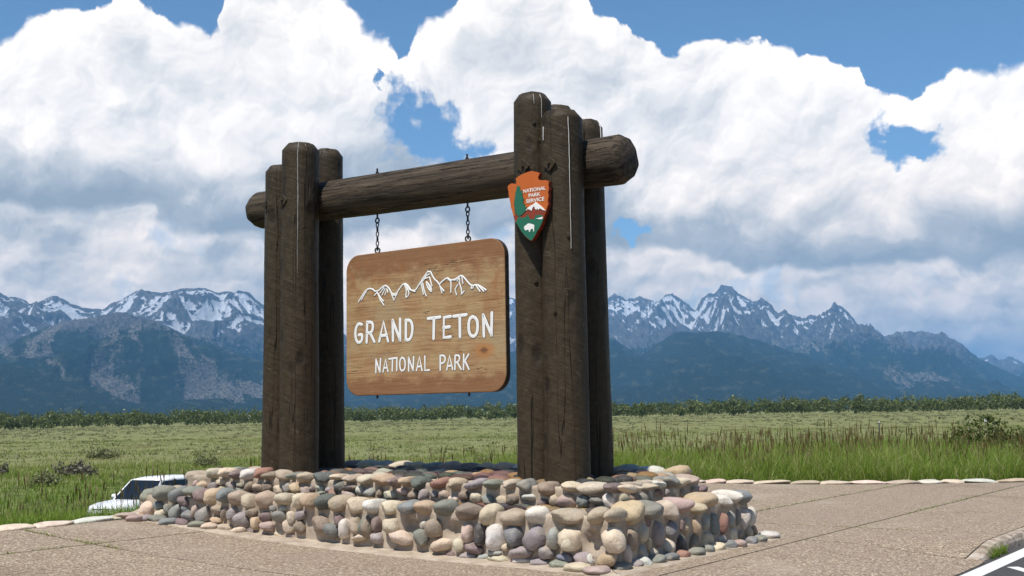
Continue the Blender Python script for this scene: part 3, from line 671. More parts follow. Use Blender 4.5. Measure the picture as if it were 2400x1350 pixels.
def setc(nb, c): nb.put(nb.bs.inputs['Base Color'], c if isinstance(c, S) else tuple(c) + (1.0,))
def setr(nb, r): nb.put(nb.bs.inputs['Roughness'], r)
def setn(nb, n): nb.put(nb.bs.inputs['Normal'], n)


def plain(name, col, rough=0.6, spec=0.4, metal=0.0):
    m, nb = material(name, rough, spec); setc(nb, col)
    nb.bs.inputs['Metallic'].default_value = metal
    return m


# ------------------------------------------------------------------ landscape height
LEFT_EDGE = 7.12          # s of the plaza's left edge
BACK_EDGE = 22.62         # y of the plaza's back edge
KERB = -2.45              # s of the kerb towards the car park


def edge_distance(x, y):
    """metres outside the plaza, beyond its left and back edges (negative inside)"""
    s, u = su_of(x, y)
    return np.maximum(s - LEFT_EDGE, y - BACK_EDGE)


def ground_z(x, y):
    x = np.asarray(x, float); y = np.asarray(y, float)
    s, u = su_of(x, y)
    e = edge_distance(x, y)
    r = np.hypot(x, y)
    lf = sstep(-x / np.maximum(r, 1.0), -0.30, 0.25)            # 1 towards the left of the view
    z0 = plaza_z(np.minimum(s, LEFT_EDGE)) - 0.05
    drop = (lf * 2.65 * sstep(e, -1.5, 17.0) + (1 - lf) * 2.6 * sstep(e, 5.0, 70.0))
    far = sstep(r, 60, 800)
    tilt = np.clip(x / np.maximum(r, 1.0), -0.6, 0.6)
    z = z0 - drop - far * (0.75 - 2.6 * tilt)
    z = np.where(e > 0, z + sstep(e, 8, 40) * (0.16 * perlin(x / 9.0, y / 9.0) + 0.5 * sstep(r, 60, 200) * perlin(x / 60.0, y / 60.0)), z)
    inside = (e <= 0)
    z = np.where(inside, np.where(s < KERB - 0.02, -0.5, z0 - 0.30), z)
    z = np.where((e > 0) & (e < 0.35), z - 0.10, z)
    return z


# ground sheet: rings around the camera out past the foot of the mountains
g_az = np.radians(np.concatenate([np.arange(-38, 38, 0.25), np.arange(38, 322, 3.0)]))
g_r = np.concatenate([np.arange(1, 60, 0.45), np.geomspace(60, 9000, 130)[0:], [14000, 24000, 36000]])
gx = g_r[:, None] * np.sin(g_az)[None, :]; gy = g_r[:, None] * np.cos(g_az)[None, :]
gz = ground_z(gx, gy)
gz = np.where(gy < -5, -0.5, gz)
gco = np.stack([gx, gy, gz], -1).reshape(-1, 3)
nr, na = gx.shape
i0 = (np.arange(nr - 1)[:, None] * na + np.arange(na)[None, :]); i1 = (np.arange(nr - 1)[:, None] * na + (np.arange(na)[None, :] + 1) % na)
gpol = np.stack([i0, i0 + na, i1 + na, i1], -1).reshape(-1, 4)[:, ::-1]

m_ground, nb = material('meadow ground', 0.95, 0.1)
px_, py_, pz_ = nb.xyz(nb.pos)
ln = nb.vm('LENGTH', nb.pos)
n1 = nb.noise(nb.pos, 0.045, 6.0, 0.62)
n2 = nb.noise(nb.pos, 0.9, 5.0, 0.65)
n3 = nb.noise(nb.vec(px_ * 0.35, py_ * 0.06, 0.0), 0.22, 5.0, 0.6)
sage = nb.ramp(n2, [(0.30, (0.10, 0.108, 0.038)), (0.45, (0.160, 0.168, 0.064)), (0.58, (0.225, 0.228, 0.098)), (0.72, (0.29, 0.285, 0.140))])
lush = nb.ramp(n2, [(0.30, (0.045, 0.075, 0.013)), (0.5, (0.085, 0.130, 0.022)), (0.7, (0.145, 0.180, 0.042))])
near = nb.step(ln + (n1 - 0.5) * 50.0, 95.0, 45.0)
c = nb.mix(near, sage, lush)
c = nb.mix(nb.step(n3, 0.52, 0.68) * 0.55, c, (0.13, 0.105, 0.045))
c = nb.mix(nb.step(n1, 0.55, 0.70) * 0.5, c, (0.065, 0.085, 0.028))
farm = nb.step(ln, 900.0, 1800.0)
c = nb.mix(farm, c, nb.mix(nb.step(nb.noise(nb.vec(px_, py_ * 0.3, 0.0), 0.0016, 4.0, 0.6), 0.46, 0.58), (0.014, 0.026, 0.016), (0.06, 0.075, 0.038)))
setc(nb, c)
setn(nb, nb.bump(n2, 0.9, 0.5))
ground = link(bpy.data.objects.new('ground', np_mesh('ground', gco, gpol, m_ground, True)))
tag(ground, 'broad flat meadow of grass and sagebrush running to the mountains', kind='structure')

# ------------------------------------------------------------------ mountains
def ridge_el(pts, a):
    return np.interp(a, [p_[0] for p_ in pts], [p_[1] for p_ in pts], left=-2.0, right=-2.0)


def blur(v, k):
    if k < 2: return v
    kern = np.hanning(2 * k + 1); kern /= kern.sum()
    return np.convolve(np.pad(v, k, mode='edge'), kern, mode='valid')


def build_range(name, label, pts, dist, depth, back, jag, rough_amp, power, seed, a0, a1, tree_line, snow_lo, snow, lit_scree, mat, da=0.045, rows=130):
    """one mountain range: its crest at `dist`, its slopes coming down over `depth` metres towards the viewer"""
    a = np.arange(a0, a1, da)
    el_ = ridge_el(pts, a)
    ra = np.radians(a)
    el_ = el_ + jag * fbm(a * 1.7 + seed, np.full_like(a, seed * 1.7), 5, False, 0.62) * sstep(el_, 0.6, 3.0)
    H = dist * np.tan(np.radians(el_)) + CAM_Z
    Hs = blur(H, int(1.2 / da)); Hs2 = blur(H, int(3.0 / da))
    t = np.concatenate([np.linspace(0, 1, rows) ** 0.85, 1 + np.linspace(0, 1, 8)[1:]])     # 0 foot, 1 crest, 2 behind
    T_, _ = np.meshgrid(t, a, indexing='ij')
    r = np.where(T_ <= 1, dist - depth * (1 - T_), dist + back * (T_ - 1))
    wob = 0.05 * depth * fbm(np.broadcast_to(a * 0.35 + seed, T_.shape), T_ * 1.3, 3) * np.sin(np.clip(T_, 0, 1) * math.pi)
    X = (r + wob) * np.sin(ra)[None, :]; Y = (r + wob) * np.cos(ra)[None, :]
    near_crest = sstep(T_, 0.55, 1.0); mid = sstep(T_, 0.15, 0.7)
    Hm = H[None, :] * near_crest + (Hs[None, :] * mid + Hs2[None, :] * (1 - mid)) * (1 - near_crest)
    prof = np.where(T_ <= 1, np.clip(T_, 0, 1) ** power, np.clip(1 - (T_ - 1) ** 1.2, 0, 1))
    # spurs and gullies: ridged relief that runs down the slope, none right at the crest
    wx = X / 1000.0 + 0.25 * fbm(X / 900.0, Y / 900.0, 3); wy = Y / 1000.0
    sp = fbm(wx * 1.1 + seed, wy * 0.42 + seed, 5, True, 0.55)
    env = np.clip(np.sin(np.clip(T_, 0, 1) * math.pi) ** 0.8, 0, 1) + 0.12 * near_crest * (T_ <= 1)
    Z = Hm * prof + (sp - 0.42) * rough_amp * env * np.clip(Hm / 900.0, 0.1, 1.2) + 22 * fbm(X / 130.0, Y / 130.0, 4) * env
    Z = np.where(T_ <= 0.02, -40, Z)
    co = np.stack([X, Y, Z], -1).reshape(-1, 3)
    n_r, n_a = X.shape
    k0 = (np.arange(n_r - 1)[:, None] * n_a + np.arange(n_a - 1)[None, :])
    pol = np.stack([k0, k0 + 1, k0 + n_a + 1, k0 + n_a], -1).reshape(-1, 4)
    me = np_mesh(name, co, pol, mat, True)
    uvl = me.uv_layers.new(name='az_el')
    elv = np.degrees(np.arctan2(Z - CAM_Z, np.hypot(X, Y)))
    uv = np.stack([np.broadcast_to(a[None, :], X.shape), elv], -1).reshape(-1, 2)
    uvl.data.foreach_set('uv', uv[pol.ravel()].astype(np.float32).ravel())
    # what grows or lies where: bare rock, lingering snow in the hollows, pale scree
    conc = blur2(Z) - Z                                         # > 0 in hollows
    rock = sstep(Z + 300 * fbm(X / 700.0, Y / 700.0, 4), tree_line - 260, tree_line + 260)
    hi = sstep(Z + 260 * fbm(X / 500.0 + 3, Y / 500.0, 4), snow_lo, snow_lo + 520)
    sn = hi * (0.42 + snow + 0.020 * np.clip(conc, -25, 40) + 0.85 * fbm(X / 380.0 + 9, Y / 520.0 + 4, 5, False, 0.6))
    sc_ = lit_scree * sstep(fbm(a[None, :] * 0.55 + 0 * T_ + 1.1 * fbm(X / 1500.0, Y / 1500.0, 3), T_ * 2.2 + 0 * a[None, :] + seed, 5), -0.20, 0.30) * sstep(T_, 0.10, 0.25)
    sc_ = sc_ * (0.75 + 0.012 * np.clip(conc, -30, 40))
    for nm, v in (('rock', rock), ('snow', sn), ('scree', sc_)):
        at = me.attributes.new(nm, 'FLOAT', 'POINT'); at.data.foreach_set('value', np.clip(v, 0, 1.5).astype(np.float32).ravel())
    o = link(bpy.data.objects.new(name, me))
    tag(o, label, kind='structure')
    return o


def blur2(Z, k=9):
    kern = np.hanning(2 * k + 1); kern /= kern.sum()
    f = lambda v: np.convolve(np.pad(v, k, mode='edge'), kern, mode='valid')
    return np.apply_along_axis(f, 1, np.apply_along_axis(f, 0, Z))


m_mount, nb = material('mountain side', 0.95, 0.05)
def attr(nb, nm):
    nd = nb.n('ShaderNodeAttribute', attribute_name=nm); return S(nb, nd.outputs['Fac'])
ux, uy, _ = nb.xyz(nb.uv)
fine = nb.noise(nb.vec(ux, uy), 9.0, 6.0, 0.68, '2D')
streak = nb.noise(nb.vec(ux * 3.0 + (fine - 0.5) * 1.6 + uy * 0.9, uy * 1.7), 2.2, 5.0, 0.62, '2D')
forest = nb.ramp(nb.noise(nb.vec(ux, uy), 22.0, 4.0, 0.7, '2D'), [(0.3, (0.008, 0.016, 0.012)), (0.5, (0.024, 0.040, 0.022)), (0.7, (0.060, 0.074, 0.038))])
clear = nb.step(nb.noise(nb.vec(ux * 1.0, uy * 2.2), 1.6, 5.0, 0.62, '2D'), 0.55, 0.68)
forest = nb.mix(clear * 0.75, forest, (0.095, 0.105, 0.06))
rockc = nb.ramp(streak, [(0.25, (0.070, 0.067, 0.068)), (0.5, (0.135, 0.128, 0.124)), (0.75, (0.25, 0.230, 0.215))])
rk = nb.step(attr(nb, 'rock') + (fine - 0.5) * 1.3 + (streak - 0.5) * 0.7, 0.35, 0.68)
c = nb.mix(rk, forest, rockc)
scr = nb.step(attr(nb, 'scree') * (0.15 + streak * 1.5) + (fine - 0.5) * 0.95, 0.40, 0.85)
c = nb.mix(scr * 0.85, c, nb.ramp(fine, [(0.35, (0.11, 0.10, 0.088)), (0.65, (0.30, 0.275, 0.24))]))
snw = nb.step(attr(nb, 'snow') + (fine - 0.5) * 0.45 + (streak - 0.5) * 0.9, 0.46, 0.52)
c = nb.mix(snw, c, (0.80, 0.82, 0.85))
setc(nb, c)
setn(nb, nb.bump(fine + streak * 1.2, 0.75, 75.0))

build_range('mountains', 'far blue peaks at the right edge of the range', RIDGE_FAR_RIGHT, 22000, 7000, 1500, 0.25, 420, 1.15, 3.1, 14, 38, 480, 430, 0.10, 0.4, m_mount)
build_range('mountains', 'jagged snow streaked main range with the highest rocky summit', RIDGE_MAIN, 16000, 6500, 1500, 0.30, 620, 1.25, 1.3, -14, 33, 640, 640, 0.13, 0.6, m_mount, da=0.03, rows=210)
build_range('mountains', 'broad flat topped mountain with wide snow fields', RIDGE_LEFT_FAR, 12500, 4500, 1500, 0.10, 430, 1.1, 5.7, -36, 6, 560, 480, 0.10, 0.45, m_mount, da=0.035, rows=170)
build_range('hills', 'forested shoulder below the right hand summits', RIDGE_RIGHT_MID, 13000, 4500, 1200, 0.12, 400, 1.1, 8.2, 9, 36, 800, 900, 0.0, 1.15, m_mount)
build_range('hills', 'dark forested foothills in front of the jagged range', RIDGE_RIGHT_FRONT, 10500, 4300, 1200, 0.10, 330, 1.15, 2.4, -16, 38, 900, 2500, 0, 0.45, m_mount)
build_range('hills', 'forested hill with pale scree slopes left of the sign', RIDGE_LEFT_FRONT, 8800, 3000, 1200, 0.08, 380, 1.05, 6.6, -38, -5, 640, 2500, 0, 1.35, m_mount, da=0.03, rows=200)
build_range('hills', 'low wooded foothill at the left edge of the range', RIDGE_LEFT_LOW, 7000, 1800, 900, 0.08, 220, 1.0, 9.4, -40, -16, 900, 2500, 0, 0.55, m_mount)

# ------------------------------------------------------------------ plaza, kerb, car park
m_agg, nb = material('exposed aggregate concrete', 0.85, 0.25)
v1 = nb.voro(nb.pos, 62.0, 'F1', '3D', out='Color')
vr, vg, vb_ = nb.xyz(v1)
vd = nb.voro(nb.pos, 62.0, 'F1', '3D')
peb = nb.ramp(vr, [(0.0, (0.115, 0.080, 0.058)), (0.22, (0.26, 0.198, 0.128)), (0.5, (0.355, 0.276, 0.182)), (0.72, (0.29, 0.205, 0.145)), (0.86, (0.50, 0.42, 0.295)), (0.96, (0.68, 0.60, 0.45))], 'CONSTANT')
big_n = nb.noise(nb.pos, 0.8, 5.0, 0.6)
mid_n = nb.noise(nb.pos, 14.0, 5.0, 0.7)
c = nb.mix(nb.step(mid_n, 0.30, 0.72) * 0.35, peb, (0.30, 0.228, 0.165))
c = nb.mix(nb.step(big_n, 0.48, 0.72) * 0.35, c, (0.30, 0.225, 0.185))
c = nb.mix(nb.step(nb.noise(nb.pos, 2.7, 6.0, 0.7), 0.60, 0.74) * 0.4, c, (0.42, 0.335, 0.255))
oi = nb.n('ShaderNodeObjectInfo')
c = nb.mix(nb.lin(S(nb, oi.outputs['Random']), 0.0, 1.0, 0.0, 0.22), c, (0.25, 0.185, 0.15))
st1 = nb.noise(nb.vec(*[q_ for q_ in nb.xyz(nb.pos)]), 0.33, 6.0, 0.72)
c = nb.mix(nb.step(st1, 0.54, 0.66) * 0.45, c, nb.mix(1.0, c, (0.60, 0.56, 0.52), 'MULTIPLY'))
c = nb.mix(nb.step(st1, 0.44, 0.34) * 0.35, c, (0.42, 0.345, 0.26))
setc(nb, c); setn(nb, nb.bump(vd + mid_n * 0.5, 0.8, 0.008))

m_joint, nb = material('sandy joint', 0.95, 0.1)
setc(nb, nb.ramp(nb.noise(nb.pos, 9.0, 5.0, 0.7), [(0.35, (0.06, 0.055, 0.03)), (0.55, (0.17, 0.135, 0.09)), (0.7, (0.10, 0.115, 0.04))]))

m_mortar, nb = material('sandy mortar', 0.92, 0.15)
n1 = nb.noise(nb.pos, 5.0, 6.0, 0.65); n2 = nb.noise(nb.pos, 70.0, 4.0, 0.7)
c = nb.ramp(n1, [(0.3, (0.27, 0.215, 0.16)), (0.5, (0.40, 0.325, 0.245)), (0.72, (0.52, 0.44, 0.345))])
c = nb.mix(nb.step(n2, 0.52, 0.68) * 0.4, c, (0.26, 0.205, 0.15))
setc(nb, c); setn(nb, nb.bump(n1 + n2 * 0.35, 0.8, 0.02))

m_kerb, nb = material('weathered kerb concrete', 0.9, 0.2)
n1 = nb.noise(nb.pos, 6.0, 6.0, 0.7)
setc(nb, nb.ramp(n1, [(0.35, (0.17, 0.125, 0.09)), (0.5, (0.36, 0.29, 0.22)), (0.7, (0.55, 0.48, 0.39))])); setn(nb, nb.bump(n1, 0.9, 0.03))

m_asphalt, nb = material('asphalt', 0.9, 0.25)
n1 = nb.noise(nb.pos, 90.0, 4.0, 0.75); n2 = nb.noise(nb.pos, 0.9, 5.0, 0.6)
c = nb.ramp(n1, [(0.35, (0.030, 0.030, 0.031)), (0.55, (0.075, 0.072, 0.070)), (0.72, (0.17, 0.16, 0.15))])
setc(nb, nb.mix(nb.step(n2, 0.45, 0.7) * 0.4, c, (0.11, 0.10, 0.09))); setn(nb, nb.bump(n1, 0.7, 0.01))

m_paint, nb = material('worn white road paint', 0.7, 0.3)
n1 = nb.noise(nb.pos, 30.0, 5.0, 0.75)
setc(nb, nb.mix(nb.step(n1, 0.62, 0.70), (0.66, 0.65, 0.61), (0.16, 0.15, 0.14)))


def plaza_h(s, u):
    s = np.asarray(s, float); u = np.asarray(u, float)
    return plaza_z(s) - 0.125 * sstep(-s, 0.8, 2.45) * sstep(-u, -4.3, -3.0)


def su_sheet(name, s0, s1, u0, u1, dz, cell, mat, parent=None, thick=0.0, hfun=plaza_h):
    """sheet on the plaza's axes, cut off at the back edge, with a skirt of the given thickness"""
    bm = bmesh.new()
    ns = max(1, int(math.ceil((s1 - s0) / cell))); nu = max(1, int(math.ceil((u1 - u0) / cell)))
    ss = np.linspace(s0, s1, ns + 1); uu = np.linspace(u0, u1, nu + 1)
    vs = {}
    for i, s in enumerate(ss):
        hz_ = hfun(np.full(nu + 1, s), uu)
        for j, u in enumerate(uu):
            vs[i, j] = bm.verts.new(W(float(s), float(u), float(hz_[j]) + dz))
    for i in range(ns):
        for j in range(nu):
            bm.faces.new((vs[i, j], vs[i, j + 1], vs[i + 1, j + 1], vs[i + 1, j]))
    bmesh.ops.recalc_face_normals(bm, faces=bm.faces)
    bmesh.ops.bisect_plane(bm, geom=bm.verts[:] + bm.edges[:] + bm.faces[:], plane_co=(0, BACK_EDGE - 0.16, 0), plane_no=(0, 1, 0), clear_outer=True)
    if not bm.faces:
        bm.free(); return None
    if sum(f.normal.z for f in bm.faces) < 0: bmesh.ops.reverse_faces(bm, faces=bm.faces)
    if thick:
        ed = [e for e in bm.edges if e.is_boundary]
        r = bmesh.ops.extrude_edge_only(bm, edges=ed)
        for v in r['geom']:
            if isinstance(v, bmesh.types.BMVert): v.co.z -= thick
        bmesh.ops.recalc_face_normals(bm, faces=bm.faces)
        if sum(f.normal.z * f.calc_area() for f in bm.faces) < 0: bmesh.ops.reverse_faces(bm, faces=bm.faces)
    return bm_obj(name, bm, mat, parent)


plaza = su_sheet('plaza', KERB, LEFT_EDGE, -12, 20, -0.035, 0.6, m_joint)
tag(plaza, 'paved plaza of pinkish exposed aggregate slabs round the sign', kind='structure')
G = 0.013
for (s0, s1, u0, u1) in [(KERB - 0.09, 1.5, -12, -1.8), (1.5, 5.55, -12, -1.8), (5.55, LEFT_EDGE - 0.12, -12, -1.8),
                         (KERB - 0.09, -0.55, -1.8, 3.3), (KERB + 0.13, -0.55, 3.3, 4.85), (-0.55, 5.55, -1.8, 4.85), (5.55, LEFT_EDGE - 0.12, -1.8, 4.85),
                         (KERB + 0.13, -0.55, 4.85, 20), (-0.55, 1.45, 4.85, 20), (1.45, 5.55, 4.85, 20), (5.55, LEFT_EDGE - 0.12, 4.85, 20)]:
    su_sheet('slab', s0 + G, s1 - G, u0 + G, u1 - G, 0.0, 0.30, m_agg, plaza, 0.10)

# kerb with a worn, broken top, dipping to the car park at its near end
bm = bmesh.new()
us = np.arange(3.22, 20.01, 0.09)
prof = [(-0.02, -0.30), (-0.015, -0.07), (0.012, -0.012), (0.05, 0.002), (0.125, 0.001), (0.128, -0.25)]
prev = None
for u in us:
    y_ = W(KERB, u, 0).y
    if y_ > BACK_EDGE - 0.2: break
    h_ = float(plaza_h(KERB + 0.1, u))
    row = []
    for k, (a, z) in enumerate(prof):
        j = mnoise.noise(Vector((u * 2.3, k * 1.7, 3.0))) * 0.035 + mnoise.noise(Vector((u * 9.0, k * 1.7, 8.0))) * 0.012
        row.append(bm.verts.new(W(KERB + a + (j * 0.6 if k in (1, 2, 3) else 0), u, z + h_ + (min(0.004, j * 0.8) if k in (1, 2, 3) else 0))))
    if prev:
        for k in range(len(prof) - 1): bm.faces.new((prev[k], prev[k + 1], row[k + 1], row[k]))
    prev = row
bmesh.ops.recalc_face_normals(bm, faces=bm.faces)
tag(bm_obj('kerb', bm, m_kerb), 'crumbling concrete kerb between the plaza and the car park', kind='structure')

flat = lambda s, u: np.zeros_like(np.asarray(u, float))
tag(su_sheet('asphalt', -34, KERB + 0.02, -34, 20, -0.135, 2.0, m_asphalt, None, 0.0, flat), 'dark asphalt of the car park beyond the kerb', kind='structure')
tag(su_sheet('road_marking', -2.745, -2.565, -12, 13, -0.131, 1.0, m_paint, None, 0.0, flat), 'broad white line painted along the kerb', kind='structure')
p0, p1 = Vector((-2.83, 3.10)), Vector((-5.6, -0.35)); dv = (p1 - p0).normalized(); nv = Vector((-dv.y, dv.x)) * 0.06
tag(mesh_obj('road_marking', [W(q_.x, q_.y, -0.131) for q_ in (p0 + nv, p0 - nv, p1 - nv, p1 + nv)], [(0, 1, 2, 3)], m_paint), 'narrow white line running off from the kerb line', kind='structure')

# ------------------------------------------------------------------ cobbles
m_cob, nb = material('river cobble', 0.62, 0.35)
oi = nb.n('ShaderNodeObjectInfo')
base_c = S(nb, oi.outputs['Color']); rnd = S(nb, oi.outputs['Random'])
off = nb.vec(rnd * 37.0, rnd * 91.0, rnd * 13.0)
pl = nb.vm('ADD', nb.pos, off)
n1 = nb.noise(pl, 7.0, 5.0, 0.62); n2 = nb.noise(pl, 55.0, 4.0, 0.7)
c = nb.mix(nb.step(n1, 0.30, 0.72) * 0.55, base_c, nb.mix(1.0, base_c, (0.62, 0.56, 0.50), 'MULTIPLY'))
c = nb.mix(nb.step(nb.noise(pl, 3.0, 4.0, 0.6), 0.56, 0.70) * 0.45, c, nb.mix(0.5, base_c, (0.55, 0.42, 0.27)))
c = nb.mix(nb.step(n2, 0.58, 0.70) * 0.30, c, (0.60, 0.56, 0.50))
c = nb.mix(nb.step(n2, 0.42, 0.32) * 0.35, c, (0.09, 0.075, 0.06))
c = nb.mix(nb.step(nb.noise(nb.vm('ADD', nb.pos, (31.0, 7.0, 3.0)), 6.5, 5.0, 0.7), 0.57, 0.66) * 0.6, c, (0.40, 0.335, 0.26))      # smears of old mortar
setc(nb, c); setr(nb, nb.lin(n2, 0.3, 0.7, 0.55, 0.88)); setn(nb, nb.bump(n1 * 0.9 + n2 * 0.5 + nb.noise(pl, 18.0, 4.0, 0.6) * 0.6, 0.8, 0.022))

COBBLE = []
for k in range(16):
    bm = bmesh.new()
    bmesh.ops.create_icosphere(bm, subdivisions=3, radius=1.0)
    rk_ = random.Random(k * 11 + 5)
    off = Vector((k * 7.1, k * 3.3, k * 5.7))
    e = rk_.uniform(0.68, 1.0)
    cuts = []
    for _ in range(rk_.choice((1, 2, 2, 3, 4))):                  # worn flats and old breaks
        n_ = Vector((rk_.gauss(0, 1), rk_.gauss(-0.3, 1), rk_.gauss(0, 1))).normalized(); cuts.append((n_, rk_.uniform(0.72, 0.92), rk_.uniform(0.5, 0.9)))
    for v in bm.verts:
        n_ = v.co.normalized()
        q_ = Vector([math.copysign(abs(x) ** e, x) for x in n_])
        q_ *= 1.0 / max(0.001, (abs(q_.x) ** 2.4 + abs(q_.y) ** 2.4 + abs(q_.z) ** 2.4) ** (1 / 2.4))
        q_ *= 1.0 + 0.20 * mnoise.noise(n_ * 1.0 + off) + 0.09 * mnoise.noise(n_ * 2.4 + off) + 0.03 * mnoise.noise(n_ * 6.0 + off)
        for (cn, cd, cs) in cuts:
            dd = q_.dot(cn) - cd
            if dd > 0: q_ -= cn * dd * cs
        v.co = q_
    me = bpy.data.meshes.new('cobble'); bm.to_mesh(me); bm.free()
    me.materials.append(m_cob); me.shade_smooth()
    COBBLE.append(me)

ROT_FRONT = Matrix((( -AX.x, BX.x, 0), (-AX.y, BX.y, 0), (0, 0, 1)))
ROT_SIDE = Matrix(((BX.x, AX.x, 0), (BX.y, AX.y, 0), (0, 0, 1)))


def tint(c, j=0.10):
    f = 1 + random.uniform(-j, j)
    return tuple(max(0.01, min(0.9, x * f * (1 + random.uniform(-0.04, 0.04)))) for x in c) + (1.0,)


def cobble(parent, loc, rot, half, color, tilt=6.0, roll=14.0, k=None, name='cobble'):
    o = bpy.data.objects.new(name, COBBLE[random.randrange(16) if k is None else k])
    jit = Euler((R(random.uniform(-tilt, tilt)), R(random.uniform(-roll, roll)), R(random.uniform(-tilt, tilt)))).to_matrix()
    flip = Matrix.Diagonal((random.choice((-1, 1)), 1, 1)) if False else Matrix.Identity(3)
    m4 = (rot @ jit @ flip).to_4x4()
    o.matrix_basis = Matrix.Translation(loc) @ m4 @ Matrix.Diagonal((half[0], half[1], half[2], 1))
    o.color = color
    link(o, parent)
    return o


base = thing('cobble_plinth', 'two tiered base of river cobbles set in sandy mortar under the sign', 'stone base')
L0, L1, D0, D1 = 0.0, 7.2, 0.0, 3.0           # lower tier
H0, H1, E0, E1 = 0.42, 6.75, 0.42, 2.62       # upper tier
LOWZ, TOPZ = 0.50, 0.735


def socket_depth(s, u, z, front):
    """hollows left in the mortar where stones have fallen out"""
    d_ = 0.0
    for (f, s_, u_, z_, w_, h_) in SOCKETS:
        if (f in 'FCVU') != front or (f in 'VUXY') != (z > 0.6): continue
        a_ = ((s - s_) if front else (u - u_)) / (w_ * 0.46); b_ = (z - z_) / (h_ * 0.44)
        q_ = 1.0 - a_ * a_ - b_ * b_ + 0.35 * mnoise.noise(Vector((a_ * 1.5 + s_ * 3, b_ * 1.5, 1.0)))
        if q_ > 0: d_ = max(d_, 0.075 * min(1.0, q_ * 1.8) ** 0.5)
    return d_


def tier(s0, s1, u0, u1, z1, foot, cell=0.034):
    """lumpy mortar block, open below"""
    ns = int((s1 - s0) / cell); nu = int((u1 - u0) / cell)
    bm = bmesh.new(); idx = {}
    def vert(s, u, z, nrm):
        key = (round(s, 4), round(u, 4), round(z, 4))
        if key not in idx:
            p_ = W(s, u, z)
            j = mnoise.noise(p_ * 3.1) * 0.016 + mnoise.noise(p_ * 8.0) * 0.012 + mnoise.noise(p_ * 19.0) * 0.007
            idx[key] = [bm.verts.new(p_), Vector((0, 0, 0)), j]
            if abs(nrm.z) < 0.5 and z < z1 - 0.01: idx[key][2] -= socket_depth(s, u, z, abs(nrm.dot(BX)) > 0.5)
        idx[key][1] += nrm
        return idx[key][0]
    ss = np.linspace(s0, s1, ns + 1); uu = np.linspace(u0, u1, nu + 1); nz = 15
    def zs(s): return np.linspace(foot(s), z1, nz + 1)
    def quad(a, b, c_, d_):
        try: bm.faces.new((a, b, c_, d_))
        except ValueError: pass
    for i in range(ns):
        for j in range(nu):
            quad(*[vert(ss[i + a], uu[j + b], z1, UP) for a, b in ((0, 0), (1, 0), (1, 1), (0, 1))])
        for u, nrm in ((u0, -BX), (u1, BX)):
            za, zb = zs(ss[i]), zs(ss[i + 1])
            for k in range(nz):
                quad(vert(ss[i], u, za[k], nrm), vert(ss[i + 1], u, zb[k], nrm), vert(ss[i + 1], u, zb[k + 1], nrm), vert(ss[i], u, za[k + 1], nrm))
    for j in range(nu):
        for s, nrm in ((s0, -AX), (s1, AX)):
            za = zs(s)
            for k in range(nz):
                quad(vert(s, uu[j], za[k], nrm), vert(s, uu[j + 1], za[k], nrm), vert(s, uu[j + 1], za[k + 1], nrm), vert(s, uu[j], za[k + 1], nrm))
    for v, nrm, j in idx.values(): v.co += nrm.normalized() * (j + 0.012 + (-0.016 if nrm.z > 0.5 else 0))
    bmesh.ops.recalc_face_normals(bm, faces=bm.faces)
    return bm


bm_obj('mortar', tier(L0, L1, D0, D1, LOWZ, lambda s: float(plaza_z(s)) - 0.08), m_mortar, base, True)
bm_obj('mortar', tier(H0, H1, E0, E1, TOPZ, lambda s: LOWZ - 0.12), m_mortar, base, True)
# the sandy skirt that the flat stones along the foot are bedded in
bm = bmesh.new(); ring = []
for (sa, ua, sb, ub) in ((7.35, -0.30, -0.30, -0.30), (-0.30, -0.30, -0.30, 3.4)):
    n_ = int(max(abs(sa - sb), abs(ua - ub)) / 0.06)
    for k in range(n_ + (1 if ua != ub else 0)):
        t_ = k / n_; ring.append((sa + (sb - sa) * t_, ua + (ub - ua) * t_))
prev = None
for (s, u) in ring:
    nrm = Vector((0, 1)) if u <= -0.299 and s > -0.299 else (Vector((1, 0)) if u > -0.25 else Vector((0.7, 0.7)))
    row = []
    front = u <= -0.299
    for k, (dd, z) in enumerate(((0.0, -0.02), (0.02, 0.006), (0.16, 0.012), (0.30, 0.030), (0.45, 0.08))):
        wv = mnoise.noise(Vector((s * 3, u * 3, k * 0.6))) * (0.05 if k < 3 else 0.02)
        p_ = (max(s, -0.30 + dd), u + dd + wv) if front else (s + dd + wv, max(u, -0.30 + dd))
        row.append(bm.verts.new(W(p_[0], p_[1], float(plaza_z(p_[0])) + z + (mnoise.noise(Vector((s * 5, u * 5, k))) * 0.012 if k > 1 else 0))))
    if prev:
        for k in range(4): bm.faces.new((prev[k], prev[k + 1], row[k + 1], row[k]))
    prev = row
bmesh.ops.recalc_face_normals(bm, faces=bm.faces)
bm_obj('mortar', bm, m_mortar, base, True)

